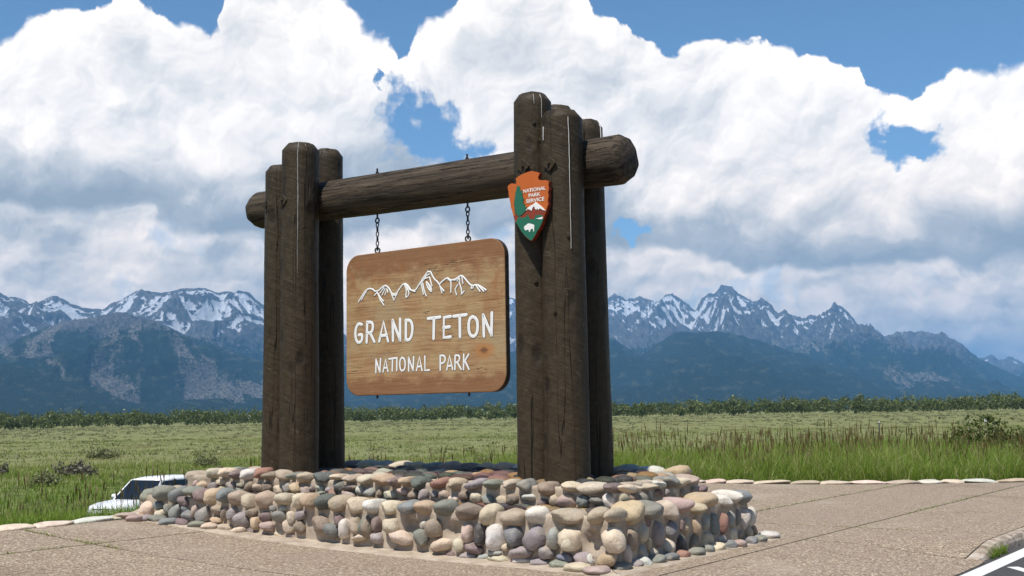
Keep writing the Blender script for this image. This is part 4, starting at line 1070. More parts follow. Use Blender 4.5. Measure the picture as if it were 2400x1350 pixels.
for line in STONES.strip().split('\n'):
    f, s, u, z, w_, h_, k = line.split()
    s, u, z, w_, h_ = map(float, (s, u, z, w_, h_))
    col = tint(STONE_TINT[k])
    if f in 'AP':
        rot = ROT_FRONT if f == 'A' else ROT_SIDE
        cobble(base, W(s, u - (0.05 if f == 'A' else 0), float(plaza_z(s)) + 0.030), rot, (w_ * 0.55, h_ * 0.5, 0.048), col, 4, 4)
    elif f in 'FV':
        dp = 0.30 * (w_ + h_) * random.uniform(0.85, 1.1)
        cobble(base, W(s, u - 0.005, z), ROT_FRONT, (w_ * 0.55, dp, h_ * 0.545), col)
    elif f in 'CU':
        cobble(base, W(s, u + 0.08, z), ROT_FRONT, (w_ * 0.53, random.uniform(0.14, 0.18), h_ * 0.55), col, 6, 9)
    elif f in 'QX':
        dp = 0.28 * (w_ + h_)
        cobble(base, W(s + 0.0, u, z), ROT_SIDE, (w_ * 0.60, dp, h_ * 0.545), col)
    else:
        cobble(base, W(s + 0.08, u, z), ROT_SIDE, (w_ * 0.6, random.uniform(0.17, 0.21), h_ * 0.58), col, 5, 8)

# left end of both tiers
for (s, u, z, a_, b_, k) in ((7.14, 0.14, 0.47, 0.17, 0.11, 'g'), (7.16, 0.50, 0.48, 0.19, 0.10, 't'), (7.16, 0.90, 0.48, 0.18, 0.10, 'b'), (7.20, 0.16, 0.30, 0.12, 0.10, 'K'), (6.72, 0.55, 0.71, 0.16, 0.09, 't'), (6.72, 0.88, 0.71, 0.17, 0.09, 'w'), (6.72, 1.22, 0.71, 0.17, 0.09, 'g')):
    cobble(base, W(s, u, z), ROT_SIDE, (a_, 0.15, b_), tint(STONE_TINT[k]), 5, 6)
# back coping of both tiers
keys = list('tbgskpnmwyo')
s = H0 + 0.1
while s < H1:
    w_ = random.uniform(0.24, 0.36)
    cobble(base, W(s + w_ / 2, E1 - 0.04, TOPZ + 0.03), ROT_FRONT, (w_ * 0.53, 0.17, 0.085), tint(STONE_TINT[random.choice(keys)]), 5, 6)
    s += w_
# stones lying flat on the two tops: too many and too flat to tell apart one by one, so one part
bm = bmesh.new()
lay = bm.loops.layers.color.new('tint')
def flat_stone(s, u, z, w_, d_, t_):
    src = COBBLE[random.randrange(16)]
    tmp = bmesh.new(); bmesh.ops.create_icosphere(tmp, subdivisions=2, radius=1.0)
    o_ = Vector((random.uniform(0, 90), 0, 0)); a_ = random.uniform(-0.4, 0.4); col = tint(STONE_TINT[random.choice(keys)])
    mp = {}
    for v in tmp.verts:
        q_ = v.co * (1 + 0.16 * mnoise.noise(v.co * 1.2 + o_))
        x_, y_ = q_.x * w_, q_.y * d_
        mp[v] = bm.verts.new(W(s + x_ * math.cos(a_) - y_ * math.sin(a_), u + x_ * math.sin(a_) + y_ * math.cos(a_), z + q_.z * t_))
    for f in tmp.faces:
        nf = bm.faces.new([mp[v] for v in f.verts]); nf.smooth = True
        for l in nf.loops: l[lay] = col
    tmp.free()
for u in np.arange(E0 + 0.34, E1 - 0.2, 0.19):
    s = H0 + random.uniform(0.05, 0.2)
    while s < H1 - 0.1:
        w_ = random.uniform(0.20, 0.34)
        if random.random() < 0.93: flat_stone(s + w_ / 2, u + random.uniform(-0.03, 0.03), TOPZ + random.uniform(-0.01, 0.03), w_ * 0.54, random.uniform(0.085, 0.12), 0.055)
        s += w_
s = L0 + 0.2
while s < L1 - 0.1:
    w_ = random.uniform(0.18, 0.32)
    for u in (0.24, 0.37): flat_stone(s + w_ / 2, u, LOWZ + random.uniform(0.0, 0.02), w_ * 0.52, 0.075, 0.045)
    s += w_
u = 0.3
while u < D1 - 0.1:
    w_ = random.uniform(0.18, 0.3)
    flat_stone(0.24, u + w_ / 2, LOWZ + 0.01, 0.10, w_ * 0.5, 0.045)
    flat_stone(7.02, u + w_ / 2, LOWZ + 0.03, 0.14, w_ * 0.5, 0.07)
    u += w_
m_cobf, nb = material('flat river cobble', 0.65, 0.3)
va = nb.n('ShaderNodeVertexColor', layer_name='tint'); base_c = S(nb, va.outputs[0])
n1 = nb.noise(nb.pos, 9.0, 5.0, 0.65); n2 = nb.noise(nb.pos, 55.0, 4.0, 0.7)
c = nb.mix(nb.step(n1, 0.35, 0.7) * 0.5, base_c, nb.mix(1.0, base_c, (0.66, 0.6, 0.54), 'MULTIPLY'))
c = nb.mix(nb.step(n2, 0.58, 0.70) * 0.30, c, (0.60, 0.56, 0.50))
setc(nb, c); setn(nb, nb.bump(n1 * 0.6 + n2 * 0.35, 0.5, 0.02))
tag(bm_obj('cobbles', bm, m_cobf, base), None, kind='stuff')
# edging stones along the plaza's left and back edges
for name_, lab, kind_ in (('stone_edging', 'row of pale flat cobbles edging the plaza before the tall grass', 'back'),
                          ('stone_edging', 'row of pale cobbles along the plaza edge left of the stone base', 'left')):
    t = thing(name_, lab, 'edging', W(6.9, -2, 0.2) if kind_ == 'left' else (6, BACK_EDGE, 0.0))
    inv = Matrix.Translation(-t.location)
    pos = -6.0 if kind_ == 'left' else 1.5
    while pos < (0.35 if kind_ == 'left' else 14.0):
        w_ = random.uniform(0.42, 0.75) if kind_ == 'left' else random.uniform(0.36, 0.72)
        if kind_ == 'left':
            loc = W(LEFT_EDGE - 0.02 + random.uniform(-0.02, 0.03), pos + w_ / 2, float(plaza_z(LEFT_EDGE)) - 0.005); rot = ROT_SIDE
            half = (w_ * 0.55, 0.15, 0.050)
        else:
            x_ = pos + w_ / 2; s_, u_ = su_of(x_, BACK_EDGE)
            loc = Vector((x_, BACK_EDGE + random.uniform(-0.02, 0.04), float(plaza_z(s_)) + 0.01)); rot = Matrix.Identity(3)
            half = (w_ * 0.55, 0.16, 0.055)
        o = cobble(None, loc, rot, half, tint(STONE_TINT[random.choice('bbwKtbKwb')]), 3, 3)
        o.parent = t; o.matrix_parent_inverse = inv
        pos += w_

# ------------------------------------------------------------------ timber frame
m_log, nb = material('dark brown stained log', 0.6, 0.18)
ox, oy, oz = nb.xyz(nb.obj)
oi = nb.n('ShaderNodeObjectInfo'); rnd = S(nb, oi.outputs['Random']) * 20.0
long_ = nb.vec(ox * 9.0 + rnd, oy * 9.0, oz * 0.75)
g1 = nb.noise(long_, 2.2, 6.0, 0.65)
g2 = nb.noise(nb.vec(ox * 4 + rnd, oy * 4, oz * 4), 2.5, 6.0, 0.7)
crack = nb.step(nb.m('ABSOLUTE', nb.noise(nb.vec(ox * 7.0 + rnd, oy * 7.0, oz * 0.22), 0.9, 3.0, 0.5) - 0.5), 0.009, 0.0)
saw = nb.noise(nb.vec(ox * 1.3 + rnd, oy * 1.3, oz * 16.0 + ox * 7.0), 1.2, 4.0, 0.65)
knotd = nb.voro(nb.vec(ox * 2.6 + rnd, oy * 2.6, oz * 1.5), 1.3, 'F1', '3D', rand=1.0)
knot = nb.step(knotd, 0.16, 0.05)
c = nb.ramp(g2, [(0.3, (0.032, 0.0225, 0.0120)), (0.5, (0.045, 0.0325, 0.0180)), (0.72, (0.062, 0.046, 0.026))])
c = nb.mix(nb.step(saw, 0.64, 0.72) * 0.35, c, (0.105, 0.080, 0.053))
c = nb.mix(nb.step(g1, 0.68, 0.78) * 0.25, c, (0.09, 0.069, 0.046))
scr_ = nb.step(nb.m('ABSOLUTE', nb.noise(nb.vec(ox * 1.1 + rnd, oy * 1.1, oz * 5.5 + ox * 2.6 + oy * 1.5), 1.7, 2.0, 0.4) - 0.5), 0.010, 0.002) * nb.step(nb.noise(nb.vec(ox * 6 + rnd, oy * 6, oz * 7), 1.5, 3.0, 0.6), 0.50, 0.62)
c = nb.mix(scr_ * 0.4, c, (0.15, 0.12, 0.085))
c = nb.mix(crack * 0.85, c, (0.006, 0.005, 0.004))
c = nb.mix(knot * 0.6, c, (0.014, 0.010, 0.007))
setc(nb, c); setr(nb, nb.lin(g2, 0.3, 0.7, 0.42, 0.72))
setn(nb, nb.bump(g1 * 0.35 + saw * 0.5 + g2 * 0.6 - crack * 1.0 - knot * 0.8, 0.6, 0.03))

m_beam, nb = material('weathered brown beam', 0.7, 0.25)
ox, oy, oz = nb.xyz(nb.obj)
long_ = nb.vec(ox * 10.0, oy * 10.0, oz * 0.8)
g1 = nb.noise(long_, 2.0, 7.0, 0.7)
g2 = nb.noise(nb.obj, 3.0, 5.0, 0.65)
crack = nb.step(nb.m('ABSOLUTE', nb.noise(nb.vec(ox * 6.5, oy * 6.5, oz * 0.30), 1.8, 5.0, 0.62) - 0.5), 0.022, 0.0)
c = nb.ramp(g1, [(0.28, (0.028, 0.019, 0.011)), (0.5, (0.062, 0.044, 0.027)), (0.72, (0.110, 0.082, 0.054))])
c = nb.mix(nb.step(g2, 0.45, 0.65) * 0.4, c, (0.045, 0.032, 0.021))
c = nb.mix(crack * 0.9, c, (0.008, 0.006, 0.004))
setc(nb, c); setn(nb, nb.bump(g1 - crack * 1.6, 0.8, 0.03))

m_iron = plain('black painted iron', (0.015, 0.014, 0.014), 0.5, 0.5)
m_white = plain('white sign paint', (0.80, 0.785, 0.74), 0.55, 0.4)
m_drip = plain('white resin drip', (0.62, 0.60, 0.56), 0.7, 0.3)


def log_bm(length, r0, r1, seed, top_ch=0.09, bot_ch=0.0, seg=32, facets=8, tip=0.74):
    """log along +z from 0 to length: hewn, slightly uneven, ends cut to a blunt faceted point"""
    bm = bmesh.new(); rings = []
    zs = list(np.arange(0, length, 0.11)); zs = [z for z in zs if bot_ch <= z <= length - top_ch]
    zz = ([0.0, bot_ch * 0.5] if bot_ch else []) + [bot_ch] * bool(bot_ch) + zs + [length - top_ch, length - top_ch * 0.45, length]
    zz = sorted(set(round(z, 4) for z in zz))
    ph = random.Random(seed).uniform(0, 6.28)
    for z in zz:
        t_ = z / length; r = r0 + (r1 - r0) * t_
        ch = 0.0
        if top_ch and z > length - top_ch: ch = (z - (length - top_ch)) / top_ch
        if bot_ch and z < bot_ch: ch = (bot_ch - z) / bot_ch
        ring = []
        for k in range(seg):
            an = 2 * math.pi * k / seg
            rr = r * (1 + 0.050 * mnoise.noise(Vector((math.cos(an) * 1.2 + seed, math.sin(an) * 1.2, z * 0.55)))
                      + 0.030 * mnoise.noise(Vector((math.cos(an) * 3 + seed, math.sin(an) * 3, z * 0.9))) + 0.012 * mnoise.noise(Vector((math.cos(an) * 5, math.sin(an) * 5 + seed, z * 4))))
            if ch > 0:
                fa = math.pi / facets; loc_ = (an + ph) % (2 * fa) - fa
                oct_ = math.cos(fa) / math.cos(loc_)
                rr = rr * (1 - ch) + ch * r * (tip * oct_)
            ring.append(bm.verts.new((rr * math.cos(an), rr * math.sin(an), z + (0.012 * mnoise.noise(Vector((math.cos(an), math.sin(an), seed))) if ch > 0 else 0))))
        rings.append(ring)
    for a_, b_ in zip(rings, rings[1:]):
        for k in range(seg): bm.faces.new((a_[k], a_[(k + 1) % seg], b_[(k + 1) % seg], b_[k]))
    for ring, up in ((rings[-1], 1), (rings[0], -1)):
        cv = bm.verts.new((0, 0, ring[0].co.z + 0.012 * up))
        for k in range(seg):
            f = (ring[k], ring[(k + 1) % seg], cv)
            bm.faces.new(f if up > 0 else f[::-1])
    for f in bm.faces: f.smooth = True
    for e in bm.edges:
        if len(e.link_faces) == 2 and e.link_faces[0].normal.angle(e.link_faces[1].normal, 0) > 0.42: e.smooth = False
    return bm


frame = thing('timber_frame', 'tall frame of dark brown log posts and a thick crossbeam on the stone base', 'sign frame', W(3.3, 1.3, TOPZ))
FINV = Matrix.Translation(-frame.location)
Z0 = TOPZ - 0.14
POSTS = {  # s, u, top, radius
    'LFR': (5.19, 0.90, 5.03, 0.242), 'LFL': (5.60, 0.93, 4.80, 0.205), 'LBR': (5.52, 1.75, 5.15, 0.212), 'LBL': (5.93, 1.76, 4.92, 0.205),
    'RFR': (1.06, 0.90, 4.77, 0.236), 'RFL': (1.46, 0.91, 5.03, 0.213), 'RBR': (1.27, 1.75, 4.86, 0.208), 'RBL': (1.66, 1.76, 5.10, 0.200)}
post_obj = {}
for i, (k, (s, u, zt, r)) in enumerate(POSTS.items()):
    bm = log_bm(zt - Z0, r * 1.05, r * 0.985, 3.7 * i + 1.0, 0.085)
    for f in bm.faces: f.normal_update()
    o = bm_obj('post', bm, m_log)
    o.location = W(s, u, Z0); o.rotation_euler = (R(random.uniform(-0.3, 0.3)), R(random.uniform(-0.3, 0.3)), 0)
    o.parent = frame; o.matrix_parent_inverse = FINV
    post_obj[k] = o
bL, bR = W(6.50, 1.32, 4.353), W(0.46, 1.32, 4.235)
bm = log_bm((bR - bL).length, 0.252, 0.268, 88.0, 0.095, 0.10, 36, 8, 0.86)
o = bm_obj('crossbeam', bm, m_beam)
o.location = bL; o.rotation_mode = 'QUATERNION'; o.rotation_quaternion = (bR - bL).to_track_quat('Z', 'Y')
o.parent = frame; o.matrix_parent_inverse = FINV

# diamond washers with their bolts on the front posts
for k, (s, z) in {'RFR': (1.06, 4.155), 'RFL': (1.43, 4.178), 'LFR': (5.25, 4.262), 'LFL': (5.62, 4.245)}.items():
    u = POSTS[k][1] - POSTS[k][3] * 1.0
    bm = bmesh.new()
    bmesh.ops.create_cube(bm, size=1.0)
    for v in bm.verts: v.co = Vector((v.co.x * 0.125, v.co.y * 0.022, v.co.z * 0.125))
    bmesh.ops.rotate(bm, verts=bm.verts, matrix=Matrix.Rotation(R(45), 3, 'Y'))
    bmesh.ops.bevel(bm, geom=bm.edges[:], offset=0.004, segments=1, affect='EDGES')
    pl_ = bm_obj('washer', bm, m_log)
    pl_.matrix_basis = Matrix.Translation(W(s, u + 0.004, z)) @ ROT_FRONT.to_4x4()
    pl_.parent = frame; pl_.matrix_parent_inverse = FINV
    bm = bmesh.new()
    bmesh.ops.create_cone(bm, segments=8, radius1=0.019, radius2=0.014, depth=0.026, cap_ends=True)
    bl_ = bm_obj('bolt', bm, m_log, pl_); bl_.rotation_euler = (R(90), 0, 0); bl_.location = (0.0, -0.022, 0.0)

# knots standing out of the bark
for k, an_off, z, r_ in (('RFL', 0.03, 4.66, 0.020), ('RFL', 0.10, 4.47, 0.022), ('RFL', 0.11, 4.40, 0.028), ('RFR', -0.10, 2.55, 0.022), ('LFR', 0.05, 3.9, 0.018), ('LFL', -0.05, 3.3, 0.018), ('RFL', 0.02, 2.9, 0.025), ('RFR', 0.06, 3.35, 0.018)):
    s, u, zt, r = POSTS[k]; cp = W(s, u, z); an = math.atan2(-cp.y, -cp.x) + math.asin(max(-0.9, min(0.9, an_off / r)))
    bm = bmesh.new(); bmesh.ops.create_icosphere(bm, subdivisions=2, radius=1.0)
    for v in bm.verts: v.co = v.co * (1 + 0.25 * mnoise.noise(v.co * 1.6 + Vector((z, r_, 3)))); v.co.x *= 0.55
    o = bm_obj('knot', bm, m_log, None, True)
    o.matrix_basis = Matrix.Translation(cp + Vector((math.cos(an), math.sin(an), 0)) * r * 1.01) @ Matrix.Rotation(an, 4, 'Z') @ Matrix.Diagonal((r_, r_, r_ * 1.2, 1))
    o.parent = frame; o.matrix_parent_inverse = FINV

# thin white drips that ran down from the post tops
def drip(k, off, z1, z0, w0, seed):
    s, u, zt, r = POSTS[k]
    cpos = W(s, u, 0); to_cam = math.atan2(-cpos.y, -cpos.x)
    an = to_cam + math.asin(max(-0.97, min(0.97, off / r)))
    bm = bmesh.new(); prev = None
    for i_, z in enumerate(np.arange(z1, z0, -0.03)):
        t_ = (z1 - z) / (z1 - z0)
        a_ = an + 0.05 * mnoise.noise(Vector((z * 2.0, seed, 0))) + 0.02 * mnoise.noise(Vector((z * 9, seed, 4)))
        w_ = w0 * (1 - 0.75 * t_) * (0.65 + 0.7 * abs(mnoise.noise(Vector((z * 6, seed, 9)))))
        rr = r * (1.05 + (0.985 - 1.05) * (z - Z0) / (zt - Z0))
        lz, sd_ = z - Z0, 3.7 * list(POSTS).index(k) + 1.0
        rr *= (1 + 0.050 * mnoise.noise(Vector((math.cos(a_) * 1.2 + sd_, math.sin(a_) * 1.2, lz * 0.55))) + 0.030 * mnoise.noise(Vector((math.cos(a_) * 3 + sd_, math.sin(a_) * 3, lz * 0.9))) + 0.012 * mnoise.noise(Vector((math.cos(a_) * 5, math.sin(a_) * 5 + sd_, lz * 4))))
        rr += 0.005
        rim = max(0.0, (z - (zt - 0.085)) / 0.085); rr = rr * (1 - rim * 0.27)
        row = []
        for e_ in (-1, 0, 1):
            b_ = a_ + e_ * w_ / r / 2
            row.append(bm.verts.new(cpos + Vector((math.cos(b_) * (rr + (0.003 if e_ == 0 else -0.008)), math.sin(b_) * (rr + (0.003 if e_ == 0 else -0.008)), z))))
        if prev:
            for q_ in (0, 1): bm.faces.new((prev[q_], prev[q_ + 1], row[q_ + 1], row[q_]))
        prev = row
    bmesh.ops.recalc_face_normals(bm, faces=bm.faces)
    o_ = bm_obj('drip', bm, m_drip); o_.parent = frame; o_.matrix_parent_inverse = FINV
drip('LFR', -0.02, 5.03, 3.28, 0.020, 1.0); drip('LFR', 0.13, 4.98, 4.2, 0.011, 2.0); drip('LFR', 0.085, 5.0, 4.86, 0.012, 3.0)
drip('RFR', 0.085, 4.66, 3.2, 0.009, 4.0); drip('RFL', 0.03, 5.0, 4.88, 0.016, 5.0); drip('RFL', 0.115, 5.0, 4.72, 0.016, 6.0)
drip('RFL', 0.165, 4.98, 4.72, 0.014, 7.0); drip('RFL', 0.19, 4.96, 4.76, 0.012, 8.0); drip('RBR', 0.17, 4.80, 4.58, 0.014, 9.0); drip('RFR', -0.20, 4.58, 4.42, 0.008, 10.0)

# ------------------------------------------------------------------ hanging board
def prism(poly, u_front, u_back, bevel=0.0, mat=None, side_mat=None, name='panel', parent=None):
    """flat piece facing the front of the sign: outline in (s, z), from depth u_front to u_back"""
    bm = bmesh.new()
    fr = [bm.verts.new((-s, u_front, z)) for s, z in poly]; bk = [bm.verts.new((-s, u_back, z)) for s, z in poly]
    n_ = len(poly)
    from mathutils.geometry import tessellate_polygon
    tris = tessellate_polygon([[Vector((-s, z, 0)) for s, z in poly]])
    for a_, b_, c_ in tris:
        bm.faces.new((fr[a_], fr[b_], fr[c_])); bm.faces.new((bk[c_], bk[b_], bk[a_]))
    for i_ in range(n_):
        f = bm.faces.new((fr[i_], fr[(i_ + 1) % n_], bk[(i_ + 1) % n_], bk[i_])); f.material_index = 1 if side_mat else 0
    bmesh.ops.recalc_face_normals(bm, faces=bm.faces)
    if bevel:
        bmesh.ops.dissolve_limit(bm, angle_limit=0.01, verts=bm.verts, edges=bm.edges)
        ed = [e for e in bm.edges if len(e.link_faces) == 2 and e.link_faces[0].normal.angle(e.link_faces[1].normal, 0) > 1.2]
        bmesh.ops.bevel(bm, geom=ed, offset=bevel, segments=3, affect='EDGES', profile=0.5)
    o_ = bm_obj(name, bm, mat, parent)
    if side_mat: o_.data.materials.append(side_mat)
    return o_


m_board, nb = material('weathered sign board', 0.6, 0.3)
ox, oy, oz = nb.xyz(nb.obj)
warp = nb.noise(nb.vec(ox * 0.8, oy, oz * 2.0), 2.0, 3.0, 0.5)
gr = nb.noise(nb.vec(ox * 0.55, oy * 0.4, oz * 14.0 + warp * 1.6), 2.4, 7.0, 0.68)
bl1 = nb.noise(nb.vec(ox * 1.1, 0.0, oz * 1.7), 2.6, 6.0, 0.62)
bl2 = nb.noise(nb.vec(ox * 1.6 + 7.0, 0.0, oz * 2.4), 3.4, 5.0, 0.66)
c = nb.ramp(gr, [(0.26, (0.175, 0.088, 0.038)), (0.46, (0.315, 0.178, 0.082)), (0.66, (0.42, 0.262, 0.132)), (0.8, (0.49, 0.335, 0.19))])
c = nb.mix(nb.step(bl1, 0.40, 0.62) * 0.6, c, (0.42, 0.300, 0.150))
c = nb.mix(nb.step(nb.noise(nb.vec(ox * 0.5 + 3.0, 0.0, oz * 1.1), 2.2, 5.0, 0.6), 0.50, 0.66) * 0.5, c, (0.33, 0.265, 0.160))
rim_ = nb.m('MAXIMUM', nb.step(oz, 3.02, 3.55), nb.step(oz, 2.10, 1.72))
c = nb.mix(nb.step(bl2 * 0.8 + rim_ * 0.40, 0.42, 0.70) * 0.8, c, (0.21, 0.092, 0.040))
c = nb.mix(nb.step(nb.noise(nb.vec(ox * 2.2 + 1.0, 0.0, oz * 1.3), 2.6, 6.0, 0.7), 0.52, 0.64) * nb.step(oz, 2.45, 2.95) * 0.6, c, (0.30, 0.125, 0.045))
kx, kz = ox + 2.456, oz - 2.22
kd = nb.m('SQRT', kx * kx * 0.7 + kz * kz * 1.9) + (bl2 - 0.5) * 0.16 + (gr - 0.5) * 0.10
c = nb.mix(nb.step(kd, 0.17, 0.07) * 0.8, c, (0.40, 0.18, 0.06)); c = nb.mix(nb.step(kd, 0.065, 0.02) * 0.8, c, (0.13, 0.055, 0.025))
ck = nb.step(nb.m('ABSOLUTE', nb.noise(nb.vec(ox * 0.22, oy * 0.3, oz * 3.4 + warp * 0.25), 2.0, 4.0, 0.55) - 0.5), 0.007, 0.0) * nb.step(nb.noise(nb.vec(ox, 0.0, oz * 2.0), 1.3, 3.0, 0.5), 0.48, 0.60)
c = nb.mix(ck * 0.9, c, (0.035, 0.02, 0.012))
spot = nb.step(nb.noise(nb.vec(ox * 7.0, 0.0, oz * 16.0), 2.0, 4.0, 0.7), 0.665, 0.72)
c = nb.mix(spot * 0.6, c, (0.09, 0.05, 0.028))
setc(nb, c); setn(nb, nb.bump(gr - ck * 1.5, 0.5, 0.012))
m_edge, nb = material('dark board edge', 0.6, 0.3)
setc(nb, nb.ramp(nb.noise(nb.obj, 14.0, 4.0, 0.6), [(0.35, (0.022, 0.015, 0.010)), (0.65, (0.075, 0.05, 0.032))]))

SA, SB_, ZA, ZB = 2.135, 4.708, 1.733, 3.541      # board: right and left end, bottom and top
UF, UBK = 1.272, 1.362
rc = 0.215; outline = []
for (cs, cz, a0_) in ((SA + rc, ZB - rc, 0), (SB_ - rc, ZB - rc, 90), (SB_ - rc, ZA + rc, 180), (SA + rc, ZA + rc, 270)):
    for k in range(0, 13):
        an = R(a0_ + k * 7.5)
        outline.append((cs - rc * math.cos(an), cz + rc * math.sin(an)))
board = prism(outline, UF, UBK, 0.010, m_board, m_edge, 'hanging_board')
board.matrix_basis = FRAME.copy()
tag(board, 'brown wooden board with white carved lettering hanging on chains under the crossbeam', 'sign board')


def stroke_bm(strokes, half, u0, u1, closed_tol=0.004):
    """raised rounded strokes: each polyline becomes a low rounded ridge with round ends"""
    bm = bmesh.new()
    for pts in strokes:
        P = [Vector((-s, z)) for s, z in pts]
        closed = (P[0] - P[-1]).length < closed_tol and len(P) > 3
        if len(P) > 2:                                    # smooth the corners of curved strokes
            Q = [P[0]]
            for i_ in range(len(P) - 1):
                a_, b_ = P[i_], P[i_ + 1]
                Q += [a_.lerp(b_, 0.25), a_.lerp(b_, 0.75)] if len(P) > 4 else [b_]
            if len(P) > 4: Q.append(P[-1])
            P = Q
        prof = [(1.0, 0.0), (1.0, 0.55), (0.78, 0.9), (0.4, 1.0)]
        prof = prof + [(-a_, b_) for a_, b_ in reversed(prof)]
        rows = []
        n_ = len(P)
        dep = u1 - u0
        ends = []
        d0 = (P[1] - P[0]).normalized(); d1 = (P[-1] - P[-2]).normalized()
        stations = []
        if not closed:
            for an in (88, 60, 30): stations.append((P[0] - d0 * half * math.sin(R(an)), d0, max(0.03, math.cos(R(an)))))
        for i_ in range(n_):
            if closed: t_ = (P[(i_ + 1) % (n_ - 1)] - P[(i_ - 1) % (n_ - 1)]).normalized(); sc = 1.0
            else:
                ta = (P[i_] - P[max(0, i_ - 1)]); tb = (P[min(n_ - 1, i_ + 1)] - P[i_])
                ta = ta.normalized() if ta.length > 1e-6 else tb.normalized(); tb = tb.normalized() if tb.length > 1e-6 else ta
                t_ = (ta + tb).normalized() if (ta + tb).length > 1e-6 else ta
            stations.append((P[i_], t_, 1.0))
        if not closed:
            for an in (30, 60, 88): stations.append((P[-1] + d1 * half * math.sin(R(an)), d1, max(0.03, math.cos(R(an)))))
        for (p_, t_, sc) in stations:
            nn = Vector((-t_.y, t_.x))
            rows.append([bm.verts.new((p_.x + nn.x * a_ * half * sc, u1 - dep * b_, p_.y + nn.y * a_ * half * sc)) for a_, b_ in prof])
        for a_, b_ in zip(rows, rows[1:]):
            for k in range(len(prof) - 1): bm.faces.new((a_[k], a_[k + 1], b_[k + 1], b_[k]))
    bmesh.ops.recalc_face_normals(bm, faces=bm.faces)
    # make sure the ridge faces outwards
    if sum(f.normal.y * f.calc_area() for f in bm.faces) > 0: bmesh.ops.reverse_faces(bm, faces=bm.faces)
    return bm


m_rout = plain('dark routed edge', (0.045, 0.026, 0.015), 0.8, 0.2)
for chars, half in ((LETTERS_LARGE, 0.0245), (LETTERS_SMALL, 0.0145)):
    for k, strokes in chars.items():
        o = bm_obj('letter', stroke_bm(strokes, half, UF - 0.0045, UF + 0.004), m_white, board, True)
        bm_obj('routed_edge', stroke_bm(strokes, half + 0.003, UF - 0.003, UF + 0.003), m_rout, o, False)
for pts in SKYLINE_STROKES:
    hw = 0.0118 if len(pts) > 12 else 0.0098
    o = bm_obj('mountain_line', stroke_bm([pts], hw, UF - 0.007 - random.uniform(0, 0.0015), UF + 0.004), m_white, board, True)
    bm_obj('routed_edge', stroke_bm([pts], hw + 0.004, UF - 0.0025 - random.uniform(0, 0.001), UF + 0.003), m_rout, o, False)
# bolt ends under the board
for s in (4.20, 2.72):
    bm = bmesh.new(); bmesh.ops.create_cone(bm, segments=8, radius1=0.014, radius2=0.014, depth=0.05, cap_ends=True)
    o = bm_obj('bolt_end', bm, m_iron, board); o.location = (-s, 1.315, ZA - 0.015)

# ------------------------------------------------------------------ chains
def torus_bm(rx, rz, rt, seg=16, sub=6):
    bm = bmesh.new(); rows = []
    for i_ in range(seg):
        a_ = 2 * math.pi * i_ / seg
        cx, cz = rx * math.cos(a_), rz * math.sin(a_)
        n_ = Vector((math.cos(a_) * rz, 0, math.sin(a_) * rx)).normalized()
        rows.append([bm.verts.new(Vector((cx, 0, cz)) + n_ * rt * math.cos(b_) + Vector((0, 1, 0)) * rt * math.sin(b_)) for b_ in [2 * math.pi * j / sub for j in range(sub)]])
    for i_ in range(seg):
        for j in range(sub): bm.faces.new((rows[i_][j], rows[(i_ + 1) % seg][j], rows[(i_ + 1) % seg][(j + 1) % sub], rows[i_][(j + 1) % sub]))
    bmesh.ops.recalc_face_normals(bm, faces=bm.faces)
    for f in bm.faces: f.smooth = True
    return bm
def me_of(bm, nm):
    me = bpy.data.meshes.new(nm); bm.to_mesh(me); bm.free(); me.materials.append(m_iron); return me
me_link = me_of(torus_bm(0.017, 0.033, 0.0075), 'link'); me_eye = me_of(torus_bm(0.030, 0.034, 0.010), 'eye')
def rod_me(r, l, nm, seg=8):
    bm = bmesh.new(); bmesh.ops.create_cone(bm, segments=seg, radius1=r, radius2=r, depth=l, cap_ends=True); return me_of(bm, nm)
me_rod = rod_me(0.012, 0.10, 'rod'); me_nut = rod_me(0.022, 0.030, 'nut', 6); me_stud = rod_me(0.012, 0.10, 'stud')
for s, side in ((4.195, 'chain holding up the end of the board beside the shorter posts'), (2.713, 'chain holding up the end of the board nearest the arrowhead emblem')):
    zb = 4.355 + (4.235 - 4.355) * (6.62 - s) / 6.16          # beam axis here
    ch = thing('hanging_chain', 'black iron ' + side, 'chain', W(s, 1.317, zb - 0.26))
    def add(me, z, rz=0.0, nm=None):
        o_ = bpy.data.objects.new(nm or me.name, me); link(o_, ch)
        o_.location = (0, 0, z - (zb - 0.26)); o_.rotation_euler = (0, 0, math.atan2(-AX.y, -AX.x) + rz)
        return o_
    add(me_stud, zb + 0.285, 0, 'stud'); add(me_nut, zb + 0.275, 0, 'nut')
    add(me_rod, zb - 0.275, 0, 'eye_bolt'); top_eye = zb - 0.345
    add(me_eye, top_eye, 0.0, 'eye')
    lo = ZB + 0.035
    add(me_eye, lo, 0.6, 'eye')
    n_ = max(3, round((top_eye - lo - 0.06) / 0.052))
    for k in range(n_): add(me_link, top_eye - 0.055 - (top_eye - lo - 0.085) * k / (n_ - 1) , 0.35 + (math.pi / 2) * (k % 2), 'link')

